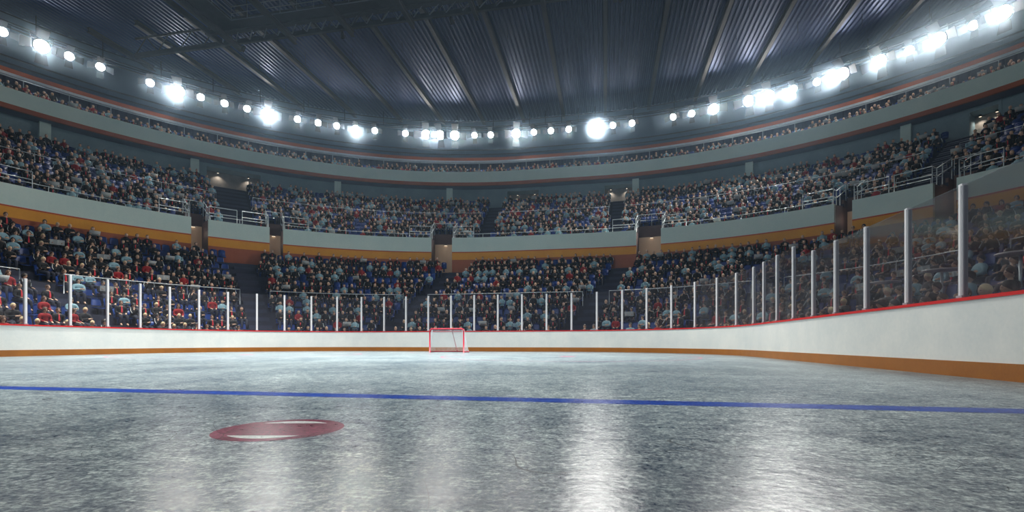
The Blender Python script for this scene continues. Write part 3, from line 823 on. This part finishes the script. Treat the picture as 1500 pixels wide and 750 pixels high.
def hair_mesh(name, front, back, grow, mat, tail=0.):
    """cap of hair from the hairline (angle down from the crown: front / back), with thickness; tail: length hanging behind"""
    n, k = 24, 9; vs = []
    for layer in (grow, .002):
        for i in range(k+1):
            for j in range(n):
                ph = 2*pi*j/n; w = (1-cos(ph))/2; lim = front+(back-front)*w**.7
                side = abs(sin(ph)); lim += .12*side*(1 if tail == 0 else 2.2)
                th = lim*i/k+.001
                p = head_pt(min(th, pi*.97), ph, layer)
                if tail and w > .3 and i > k-4:
                    p.z -= tail*(i-(k-4))/4*min(1, (w-.3)*2.2); p.y -= .012*(i-(k-4))*w
                    p.x *= 1+.05*(i-(k-4))
                vs.append(p)
    L = (k+1)*n; fs = []
    for i in range(k):
        for j in range(n):
            a, b, c_, d = i*n+j, (i+1)*n+j, (i+1)*n+(j+1) % n, i*n+(j+1) % n
            fs += [(a, b, c_, d), (L+d, L+c_, L+b, L+a)]
    for j in range(n):
        a, b = k*n+j, k*n+(j+1) % n; fs.append((a, L+a, L+b, b))
    mb = MB(); mb.add(vs, fs); me = bpy.data.meshes.new(name); me.from_pydata(mb.v, [], mb.f); me.materials.append(mat)
    me.polygons.foreach_set('use_smooth', [True]*len(me.polygons)); return me
def person_proto(kind):
    """seated, facing +y, hips over the origin"""
    V, E_, Rr, part = [], [], [], []
    def add(p, r, par, tagp):
        V.append(p); Rr.append(r); part.append(tagp)
        if par is not None: E_.append((par, len(V)-1))
        return len(V)-1
    lean = {'suit': .03, 'blue': .05, 'blond': -.01, 'red': .02, 'stripe': .08, 'reader': .0}[kind]
    pelvis = add((0, 0, .53), (.15, .12), None, 't'); waist = add((0, lean*.3, .68), (.135, .105), pelvis, 't')
    chest = add((0, lean*.7, .86), (.15, .11), waist, 't'); nb = add((0, lean, .975), (.08, .06), chest, 't')
    cl_ = add((0, lean*.8+.005, 1.02), .05, nb, 't'); nk = add((0, lean*.6+.012, 1.06), .048, cl_, 'n'); add((0, .018, 1.12), .05, nk, 'n')
    for s in (-1, 1):
        sh = add((s*.17, lean*.8, .935), .058, nb, 'a')
        if kind in ('blue', 'blond'):     # arms folded across the body
            el = add((s*.208, lean+.06, .72), .05, sh, 'a'); wr = add((-s*.02, lean+.2+.03*s, .73+.025*s), .036, el, 'a'); hd = add((-s*.10, lean+.185+.03*s, .74+.025*s), .034, wr, 'h')
            fd = Vector((-s*.055, -.012, .004)); sd = Vector((0, .004, .02)); th = Vector((-s*.02, 0, .04))
        elif kind == 'reader':            # forearms raised, holding a paper
            el = add((s*.205, .09, .70), .048, sh, 'a'); wr = add((s*.2, .30, .80), .034, el, 'a'); hd = add((s*.19, .355, .83), .032, wr, 'h')
            fd = Vector((0, .05, .01)); sd = Vector((0, 0, .02)); th = Vector((-s*.035, .02, .01))
        elif kind == 'stripe' and s == 1:  # chin propped on a hand
            el = add((.2, .25, .68), .048, sh, 'a'); wr = add((.1, .215, .9), .034, el, 'a'); hd = add((.075, .19, .97), .032, wr, 'h')
            fd = Vector((-.012, -.012, .05)); sd = Vector((.012, .018, 0)); th = Vector((-.035, -.01, .02))
        else:                             # hands resting on the thighs
            el = add((s*.208, .04, .70), .048, sh, 'a'); wr = add((s*.13, .255, .625), .034, el, 'a'); hd = add((s*.105, .32, .615), .033, wr, 'h')
            fd = Vector((-s*.008, .05, -.014)); sd = Vector((.02, 0, 0)); th = Vector((-s*.038, .02, -.002))
        for q, ln in zip((-1.5, -.5, .5, 1.5), (.82, 1., .95, .75)):
            b0 = Vector(V[hd])+sd*q*.85+fd*.5
            k1 = add(tuple(b0), .0105, hd, 'f'); k2 = add(tuple(b0+fd*.8*ln), .0095, k1, 'f'); add(tuple(b0+fd*1.35*ln+Vector((0, 0, -.012))), .008, k2, 'f')
        t1 = add(tuple(Vector(V[hd])+th*.6), .0115, hd, 'f'); add(tuple(Vector(V[hd])+th*1.2+fd*.3), .009, t1, 'f')
        hp = add((s*.095, .03, .52), .098, pelvis, 'l'); kn = add((s*.125, .43, .50), .066, hp, 'l'); ak = add((s*.125, .41, .12), .044, kn, 'l'); add((s*.13, .54, .045), .036, ak, 's')
    bm_ = skin_mesh('person_body', V, E_, Rr, 1, .0075, .3, head_parts())
    def sub(tags, grow, sub_=1, name='cloth'):
        idx = {}; vv, rr = [], []
        for i, tg in enumerate(part):
            if tg in tags or (i == 0 and 'p' in tags):
                idx[i] = len(vv); vv.append(V[i]); q = Rr[i]; q = q if isinstance(q, tuple) else (q, q)
                if i == 0 and 'p' in tags: q = (.135, .115)
                g = 1.9 if i in (3, 4) or (tg == 'a' and V[i][2] > .9) else 1.
                rr.append((q[0]+grow*g, q[1]+grow*g))
        ee = [(idx[a], idx[b]) for a, b in E_ if a in idx and b in idx]
        return skin_mesh(name, vv, ee, rr, sub_)
    body = bpy.data.objects.new('person', bm_); C.objects.link(body)
    for mt in ('skin', 'skin_dark_detail', 'lips'): bm_.materials.append(M[mt])
    mi = []
    for p in bm_.polygons:
        c_ = p.center-HC; k = 0
        if c_.y > .05:
            for s in (-1, 1):
                if ((c_.x-s*.029)/.013)**2+((c_.z-.002)/.007)**2 < 1 or (((c_.x-s*.03)/.02)**2+((c_.z-.024)/.005)**2 < 1 and kind != 'blond'): k = 1
            if abs(c_.x) < .021 and abs(c_.z+.056) < .0065: k = 2
        mi.append(k)
    bm_.polygons.foreach_set('material_index', mi)
    def child(name, me, mat, label=None):
        if mat is not None: me.materials.clear(); me.materials.append(mat)
        o = bpy.data.objects.new(name, me); C.objects.link(o); o.parent = body
        if label: o['label'] = label
        return o
    top = {'suit': 'cloth_black', 'blue': 'cloth_blue', 'blond': 'cloth_black', 'red': 'cloth_red', 'stripe': 'cloth_black', 'reader': 'cloth_black'}[kind]
    nm = {'suit': 'jacket', 'blue': 'shirt', 'blond': 'sweater', 'red': 'blouse', 'stripe': 'jacket', 'reader': 'jacket'}[kind]
    child(nm, sub('ta', .017, 1, nm), M[top])
    child('trousers', sub('lp', .016, 1, 'trousers'), M['cloth_navy'])
    child('shoes', sub('s', .02, 0, 'shoes') if False else shoes(V, part), M['shoe'])
    if kind == 'red': hm = hair_mesh('hair', 1.0, 2.35, .017, M['hair_brown'], .17)
    elif kind == 'blond': hm = hair_mesh('hair', .92, 2.1, .007, M['hair_blond'])
    elif kind == 'stripe': hm = hair_mesh('hair', 1.12, 2.3, .022, M['hair_dark'])
    elif kind == 'suit': hm = hair_mesh('hair', .98, 2.15, .011, M['hair_brown'])
    else: hm = hair_mesh('hair', 1.03, 2.2, .016, M['hair_dark'])
    child('hair', hm, None)
    if kind == 'suit':
        mb = MB(); y0 = .145
        pr_ = [(.012, .99, .1), (.017, .975, .118), (.011, .955, .128), (.024, .8, .152), (.027, .7, .15), (.004, .66, .142)]
        vs = []
        for dy in (0.012, -.02):
            for wd, z, y in pr_: vs += [(-wd*1.25, y+dy, z), (wd*1.25, y+dy, z)]
        n = len(pr_); fs = []
        for i in range(n-1): fs += [(2*i, 2*i+1, 2*i+3, 2*i+2), (2*n+2*i+2, 2*n+2*i+3, 2*n+2*i+1, 2*n+2*i), (2*i, 2*i+2, 2*n+2*i+2, 2*n+2*i), (2*i+1, 2*n+2*i+1, 2*n+2*i+3, 2*i+3)]
        mb.add(vs, fs); me = bpy.data.meshes.new('tie'); me.from_pydata(mb.v, [], mb.f); child('tie', me, M['tie'], 'red tie')
    if kind == 'stripe':
        mb = MB()
        for s in (-1, 1):
            a = [Vector(V[i]) for i in range(len(V)) if part[i] == 'a' and V[i][0]*s > 0][:3]
            o_ = Vector((s*.052, .045, .035)); mb.tube([a[0]+Vector((s*.02, .03, .075)), a[0].lerp(a[1], .5)+Vector((s*.066, .035, .02)), a[1]+o_], .012, 6)
        me = bpy.data.meshes.new('stripe'); me.from_pydata(mb.v, [], mb.f); child('stripe', me, M['stripe'], 'white sleeve stripe')
    return body
def shoes(V, part):
    mb = MB()
    for i, tg in enumerate(part):
        if tg == 's':
            x = V[i][0]
            vs = []
            for y, wd, h in ((.345, .03, .07), (.36, .042, .1), (.43, .043, .095), (.5, .05, .065), (.56, .048, .05), (.6, .03, .035)):
                vs += [(x-wd, y, .0), (x+wd, y, .0), (x+wd*.8, y, h), (x-wd*.8, y, h)]
            fs = [(3, 2, 1, 0), (20, 21, 22, 23)]
            for k in range(5):
                b = 4*k; fs += [(b+q, b+(q+1) % 4, b+4+(q+1) % 4, b+4+q) for q in range(4)]
            mb.add(vs, fs)
    me = bpy.data.meshes.new('shoes'); me.from_pydata(mb.v, [], mb.f); return me

# simple far spectators: faces are few but the outline is a seated person
FAR_MATS = ['skin', 'hair_dark', 'hair_blond', 'hair_brown', 'cloth_black', 'cloth_blue', 'cloth_red', 'tie', 'stripe', 'paper', 'cloth_navy']
FM = {k: i for i, k in enumerate(FAR_MATS)}
def far_person(kind):
    mb = MB(); hair = FM[{'blond': 'hair_blond', 'red': 'hair_brown', 'suit': 'hair_brown'}.get(kind, 'hair_dark')]
    cl = FM[{'blue': 'cloth_blue', 'red': 'cloth_red'}.get(kind, 'cloth_black')]
    n, k = 8, 6; b = len(mb.v)
    for i in range(k+1):
        th = pi*i/k
        for j in range(n):
            ph = 2*pi*(j+.5)/n; mb.v.append((sin(th)*sin(ph)*(.087 if i < 5 else .07), .03+sin(th)*cos(ph)*.1, 1.155+cos(th)*.125))
    for i in range(k):
        for j in range(n):
            fr_ = cos(2*pi*(j+1)/n) > .3
            hm = i < (2 if fr_ else 4)
            if kind == 'blond': hm = i < (1 if fr_ else 3)
            if kind == 'red' and not fr_: hm = True
            mb.f.append((b+i*n+j, b+(i+1)*n+j, b+(i+1)*n+(j+1) % n, b+i*n+(j+1) % n)); mb.m.append(hair if hm else 0)
    if kind == 'red': mb.box((0, -.06, 1.02), (.17, .07, .2), hair)
    prof = [(.165, .125, .45), (.155, .115, .7), (.195, .12, .9), (.15, .09, .99), (.055, .055, 1.04), (.05, .05, 1.09)]
    b = len(mb.v)
    for rx, ry, z in prof:
        for j in range(n): mb.v.append((rx*cos(2*pi*j/n), ry*sin(2*pi*j/n)+.01, z))
    for i in range(5):
        for j in range(n):
            mb.f.append((b+i*n+j, b+i*n+(j+1) % n, b+(i+1)*n+(j+1) % n, b+(i+1)*n+j)); mb.m.append(cl if i < 4 else 0)
    for s in (-1, 1):
        if kind in ('blue', 'blond'): P = [(s*.19, 0, .93), (s*.24, .07, .72), (-s*.02, .2, .74)]
        elif kind == 'reader': P = [(s*.19, 0, .93), (s*.23, .1, .7), (s*.18, .33, .81)]
        else: P = [(s*.19, 0, .93), (s*.208, .05, .7), (s*.11, .28, .63)]
        mb.tube(P, [.065, .055, .042], 5, cl, cap=False)
        e = Vector(P[2]); mb.box(e, (.07, .08, .06), 0)
        mb.tube([(s*.095, .03, .52), (s*.125, .45, .5), (s*.125, .42, .08)], [.1, .075, .05], 5, FM['cloth_navy'], cap=False)
    if kind == 'suit': mb.box((0, .13, .85), (.038, .03, .2), FM['tie'])
    if kind == 'stripe':
        for s in (-1, 1): mb.tube([(s*.21, .03, .99), (s*.29, .07, .72)], .016, 4, FM['stripe'])
    if kind == 'reader': mb.box((0, .38, .86), (.5, .012, .3), FM['paper'], Matrix.Rotation(-.5, 3, 'X'))
    return np.array(mb.v, dtype=np.float64), mb.f, mb.m
KINDS_P = ['suit', 'blue', 'blond', 'red', 'stripe', 'reader']
WEIGHT = [.27, .17, .25, .05, .20, .06]
def far_seat():
    mb = MB()
    mb.box((0, .02, .415), (.42, .42, .05)); mb.box((0, -.2, .40), (.1, .08, .5))
    q = Matrix.Rotation(.16, 3, 'X'); mb.box((0, -.235, .66), (.42, .05, .46), 0, q); mb.box((0, -.245, .905), (.3, .045, .06), 0, q)
    return np.array(mb.v), mb.f, mb.m

# ------------------------------------------------------------------ seat places
def row_places(G, z, row, tier, pitch, aisles, occ):
    """every seat of one row: (x, y, z, yaw, u, row, tier, taken, kind)"""
    U = [u for u in np.arange(U0+.5, U1-.5, .1)]; P = [pt(u, G) for u in U]
    s = R.uniform(0, pitch); acc = 0.; out = []
    for (p, q, u) in zip(P, P[1:], U):
        d = hypot(q[0]-p[0], q[1]-p[1]); acc += d
        if acc < s: continue
        s += pitch
        dd, tg = seen(*q)
        if dd < 1.5 or abs(tg) > 2.0: continue
        bad = False
        for (a, wd) in aisles:
            c_ = pt(a, G)
            if hypot(c_[0]-q[0], c_[1]-q[1]) < wd/2+pitch*.4: bad = True
        if tier == 1 and row < 3 and any(a-.9 <= u <= b+.9 for a, b in PORTAL): bad = True
        if bad: continue
        n = nrm(u); yaw = math.atan2(-n[1], -n[0])-pi/2
        x = R.random(); k = 0
        while k < 5 and x > WEIGHT[k]: x -= WEIGHT[k]; k += 1
        out.append([q[0], q[1], z, yaw, u, row, tier, R.random() < occ, KINDS_P[k], dd, tg])
    return out
places = []
for k in range(ROWS):
    places += row_places(lerp((k+(.72 if k < 11 else .5))/ROWS), row_z(k), k, 0, .53, [(a, 1.35) for a in AISLE_LOW], .76)
for k in range(12):
    G = RING(UR(k)); al = [((a+b)/2, (b-a)*radians(1)*UR(k) if not 90 < (a+b)/2 < 110 else 1.3) for a, b in AISLE_UP]
    places += row_places(G, UZ(k), k, 1, .46, al, .70)
for k in range(4):
    places += row_places(RING(34.85+.8*k), 16.9+.5*k, k, 2, .48, [], .82 if k < 3 else .5)
# low tables stand in the third row near the right: keep those places free
TABLES = ((17.0, 15.83), (17.0, 18.35), (17.0, 21.0))
places = [p for p in places if not (p[6] == 0 and p[5] == 2 and any(hypot(p[0]-a-.4, p[1]-b) < .55 for a, b in TABLES))]
near = [p for p in places if p[6] == 0 and abs(p[10]) < 1.07 and p[9] < 60]
near_p = sorted((p for p in near if p[7]), key=lambda p: p[9])[:300]
near_s = sorted(near, key=lambda p: p[9]*(1 if not p[7] else 1.5))[:300]
idp = {id(p) for p in near_p}; ids = {id(p) for p in near_s}

def where(p):
    """row and shield panel a place lies behind"""
    u = p[4]; i = 0
    for i in range(len(POSTS)-1):
        if POSTS[i] >= u >= POSTS[i+1]: break
    k = (i-GOALPOST)+(1 if i >= GOALPOST else 0)
    return f'{nth(p[5]+1)} row, {nth(abs(k))} panel {side_of(k)}'
DESC = {'suit': 'person in suit, red tie', 'blue': 'person in light blue shirt', 'blond': 'blond person in black sweater', 'red': 'long-haired person in red top',
        'stripe': 'person in white-striped black jacket', 'reader': 'person in black jacket reading'}
def unique_labels(lst, desc):
    g = {}
    for p in lst: g.setdefault((desc(p), where(p)), []).append(p)
    lab = {}
    for (d, w), ps in g.items():
        ps.sort(key=lambda p: p[10])
        w2 = w.replace(' of the goal', ' of goal')
        for i, p in enumerate(ps): lab[id(p)] = f'{d}, {w2}' + (f', {nth(i+1)} from left' if len(ps) > 1 else '')
    return lab
lab_p = unique_labels(near_p, lambda p: DESC[p[8]])
lab_s = unique_labels(near_s, lambda p: 'blue seat under a spectator' if p[7] else 'empty blue plastic seat')

protos = {k: person_proto(k) for k in KINDS_P}
used = set()
news = None
for p in near_p:
    k = p[8]
    o = protos[k] if k not in used else dup(protos[k]); used.add(k)
    s = R.uniform(.95, 1.05)
    o.location = (p[0], p[1], p[2]); o.scale = (s*R.choice((-1, 1)) if False else s, s, s); o.rotation_euler = (0, 0, p[3]+R.uniform(-.3, .3))
    tag(o, lab_p[id(p)], 'person', 'spectators in the lower stand')
    if k == 'reader':
        if news is None:
            mb = MB()
            for sx in (-1, 1):
                vs = []
                for dz in (0, .006):
                    for i in range(5):
                        a = i/4; vs += [(sx*.29*a, .39-.05*a*(1-a)*2-.03*a+dz, .74), (sx*.29*a, .44-.05*a*(1-a)*2-.03*a+dz, 1.0)]
                fs = []
                for i in range(4): fs += [(2*i, 2*i+2, 2*i+3, 2*i+1), (10+2*i+1, 10+2*i+3, 10+2*i+2, 10+2*i), (2*i, 10+2*i, 12+2*i, 2*i+2), (2*i+1, 2*i+3, 13+2*i, 11+2*i)]
                mb.add(vs, fs)
            news = mb.obj('newspaper', M['paper']); w = news
        else: w = news.copy(); C.objects.link(w)
        w.location = o.location; w.rotation_euler = o.rotation_euler; w.scale = o.scale
        tag(w, 'open newspaper held by spectator, '+lab_p[id(p)].split(', ', 1)[1], 'newspaper', 'newspapers held by spectators')
for k in KINDS_P:
    if k not in used: protos[k].location = (0, 200, 0)

# moulded seat with curved back
st = empty('stadium_seat')
def shell(fn, nu, nv, th):
    vs = []
    for dz in (0, 1):
        for i in range(nu+1):
            for j in range(nv+1): vs.append(fn(i/nu, j/nv, dz*th))
    L = (nu+1)*(nv+1); fs = []
    for i in range(nu):
        for j in range(nv):
            a, b, c_, d = i*(nv+1)+j, (i+1)*(nv+1)+j, (i+1)*(nv+1)+j+1, i*(nv+1)+j+1
            fs += [(a, b, c_, d), (L+d, L+c_, L+b, L+a)]
    for i in range(nu):
        for j in (0, nv): a, b = i*(nv+1)+j, (i+1)*(nv+1)+j; fs.append((a, L+a, L+b, b))
    for j in range(nv):
        for i in (0, nu): a, b = i*(nv+1)+j, i*(nv+1)+j+1; fs.append((a, b, L+b, L+a))
    return vs, fs
def backf(a, b, t):
    x = (a-.5)*.43*(1-.12*b**3); return (x, -.215-.07*b-.05*(1-(2*a-1)**2)*.6-t, .415+.46*b-.04*b*(2*a-1)**4)
def panf(a, b, t):
    x = (a-.5)*.43; return (x, -.2+.42*b, .382+.025*(2*a-1)**2+.02*b-.03*b**4-t)
mb = MB(); mb.add(*shell(backf, 8, 6, .022)); mb.obj('backrest', M['seat'], st, True)
mb = MB(); mb.add(*shell(panf, 8, 6, .022)); mb.obj('seat_pan', M['seat'], st, True)
mb = MB(); mb.box((0, -.16, .17), (.06, .06, .34)); mb.box((0, -.02, .345), (.3, .3, .02)); mb.box((0, -.16, .012), (.2, .14, .02)); mb.obj('pedestal', M['black'], st)
for i, p in enumerate(near_s):
    o = st if i == 0 else dup(st)
    o.location = (p[0]-(-sin(p[3]))*.0, p[1], p[2]); o.rotation_euler = (0, 0, p[3])
    tag(o, lab_s[id(p)], 'seat', 'blue seats in the lower stand')

# crowd and seats further off, each one object
def mass(name, protos_, items, mats):
    V, Fv, Fl, Mi = [], [], [], []; base = 0
    for (key, x, y, z, yaw, s) in items:
        v, f, m = protos_[key]; c_, s_ = cos(yaw), sin(yaw)
        w = np.empty_like(v); w[:, 0] = (v[:, 0]*c_-v[:, 1]*s_)*s+x; w[:, 1] = (v[:, 0]*s_+v[:, 1]*c_)*s+y; w[:, 2] = v[:, 2]*s+z
        V.append(w); fl, ln, mi = protos_[('flat', key)]
        Fv.append(fl+base); Fl.append(ln); Mi.append(mi); base += len(v)
    V = np.concatenate(V).astype(np.float32); Fv = np.concatenate(Fv).astype(np.int32); Fl = np.concatenate(Fl).astype(np.int32); Mi = np.concatenate(Mi).astype(np.int32)
    me = bpy.data.meshes.new(name); me.vertices.add(len(V)); me.vertices.foreach_set('co', V.ravel())
    me.loops.add(len(Fv)); me.loops.foreach_set('vertex_index', Fv)
    st_ = np.concatenate(([0], np.cumsum(Fl)[:-1])).astype(np.int32)
    me.polygons.add(len(Fl)); me.polygons.foreach_set('loop_start', st_); me.polygons.foreach_set('material_index', Mi)
    for k in mats: me.materials.append(M[k])
    me.update(calc_edges=True); me.validate()
    o = bpy.data.objects.new(name, me); C.objects.link(o); return o
def flat(d):
    for k in list(d):
        v, f, m = d[k]; d[('flat', k)] = (np.array([i for q in f for i in q], dtype=np.int32), np.array([len(q) for q in f], dtype=np.int32), np.array(m, dtype=np.int32))
    return d
fp = flat({k: far_person(k) for k in KINDS_P})
items = [(p[8], p[0], p[1], p[2], p[3]+R.uniform(-.35, .35), R.uniform(.93, 1.05)) for p in places if p[7] and id(p) not in idp]
stuff(mass('crowd', fp, items, FAR_MATS), 'far spectators filling the blue stands and the gallery', 'crowd')
fs_ = flat({'seat': far_seat()})
items = [('seat', p[0], p[1], p[2], p[3], 1.) for p in places if id(p) not in ids]
stuff(mass('seating', fs_, items, ['seat']), 'rows of far blue plastic seats in the stands', 'seating')
print('places', len(places), 'people', sum(p[7] for p in places), 'near d', near_p[-1][9], near_s[-1][9])

# round white tables among the front rows on the right
first_t = None
for n_, (lat, yy) in enumerate(TABLES):
    if first_t is None:
        first_t = empty('drinks_table'); o = first_t
        mb = MB(); mb.lathe([(.05, 1.12), (.40, 1.145), (.42, 1.165), (.41, 1.18), (.02, 1.182)], 28); mb.obj('table_top', M['table'], o, False)
        mb = MB(); mb.lathe([(.03, .03), (.03, 1.13)], 10); mb.obj('post', M['rail'], o, True)
        mb = MB(); mb.lathe([(.2, 0), (.2, .015), (.05, .035)], 18); mb.obj('base', M['rail'], o)
    else: o = dup(first_t)
    o.location = (lat, yy, row_z(2))
    tag(o, f'thin round white table top among the front row spectators, {["first from the near end", "second from the near end", "third from the near end"][n_]}', 'table', 'white tables among the spectators')

# ------------------------------------------------------------------ haze and light
mb = MB(); mb.box((5, 20, 25), (170, 170, 62)); hz = mb.obj('haze', None)
t = NT('thin_haze'); vs_ = t.n('ShaderNodeVolumeScatter'); vs_.inputs['Color'].default_value = (.5, .74, 1, 1); vs_.inputs['Density'].default_value = .0004; vs_.inputs['Anisotropy'].default_value = .7
t.l(vs_.outputs[0], t.out.inputs['Volume']); hz.data.materials.clear(); hz.data.materials.append(t.m)
stuff(hz, 'thin pale haze hanging in the hall', 'haze')

def haze_ring(u0, u1, rad, dens, label):
    mb = MB(); N_ = 20; vs = []; ul_ = us(u0, u1, 3)
    for i, u in enumerate(ul_):
        x, y = pt(u, RING(LR-.3)); nx, ny = nrm(u); e = min(i, len(ul_)-1-i)/3; rr = rad*min(1, .25+.75*e**.7)
        for k in range(N_):
            a = 2*pi*k/N_; vs.append((x+nx*rr*cos(a), y+ny*rr*cos(a), LZ+rr*sin(a)))
    L_ = len(ul_)
    mb.add(vs, [(i*N_+k, i*N_+(k+1) % N_, (i+1)*N_+(k+1) % N_, (i+1)*N_+k) for i in range(L_-1) for k in range(N_)]+[tuple(reversed(range(N_))), tuple((L_-1)*N_+k for k in range(N_))])
    t = NT('lamp_haze'); v = t.n('ShaderNodeVolumeScatter'); v.inputs['Color'].default_value = (.6, .8, 1, 1); v.inputs['Density'].default_value = dens; v.inputs['Anisotropy'].default_value = .6
    t.l(v.outputs[0], t.out.inputs['Volume'])
    o = mb.obj('lamp_haze', t.m); bm = bmesh.new(); bm.from_mesh(o.data); bmesh.ops.recalc_face_normals(bm, faces=bm.faces)
    if bm.calc_volume(signed=True) < 0: bmesh.ops.reverse_faces(bm, faces=bm.faces)
    bm.to_mesh(o.data); bm.free()
    stuff(o, label, 'haze')
haze_ring(-4, 206, 2.8, .02, 'glowing haze hanging around the ring of floodlights')
haze_ring(26, 54, 6, .02, 'thick white haze around the nearest floodlights on the right')
w = bpy.data.worlds.new('world'); scene.world = w; w.use_nodes = True
w.node_tree.nodes['Background'].inputs[0].default_value = (.05, .12, .24, 1); w.node_tree.nodes['Background'].inputs[1].default_value = .25

# ------------------------------------------------------------------ render settings that belong to the scene
vs = scene.view_settings
scene.display_settings.display_device = 'sRGB'
vs.view_transform = 'Standard'; vs.look = 'None'; vs.gamma = 1; vs.use_curve_mapping = False; vs.exposure = .22
cy = scene.cycles
cy.max_bounces = 5; cy.diffuse_bounces = 2; cy.glossy_bounces = 3; cy.transmission_bounces = 3; cy.transparent_max_bounces = 10; cy.volume_bounces = 0
cy.caustics_reflective = False; cy.caustics_refractive = False; cy.sample_clamp_indirect = 4; cy.sample_clamp_direct = 0
cy.use_denoising = True
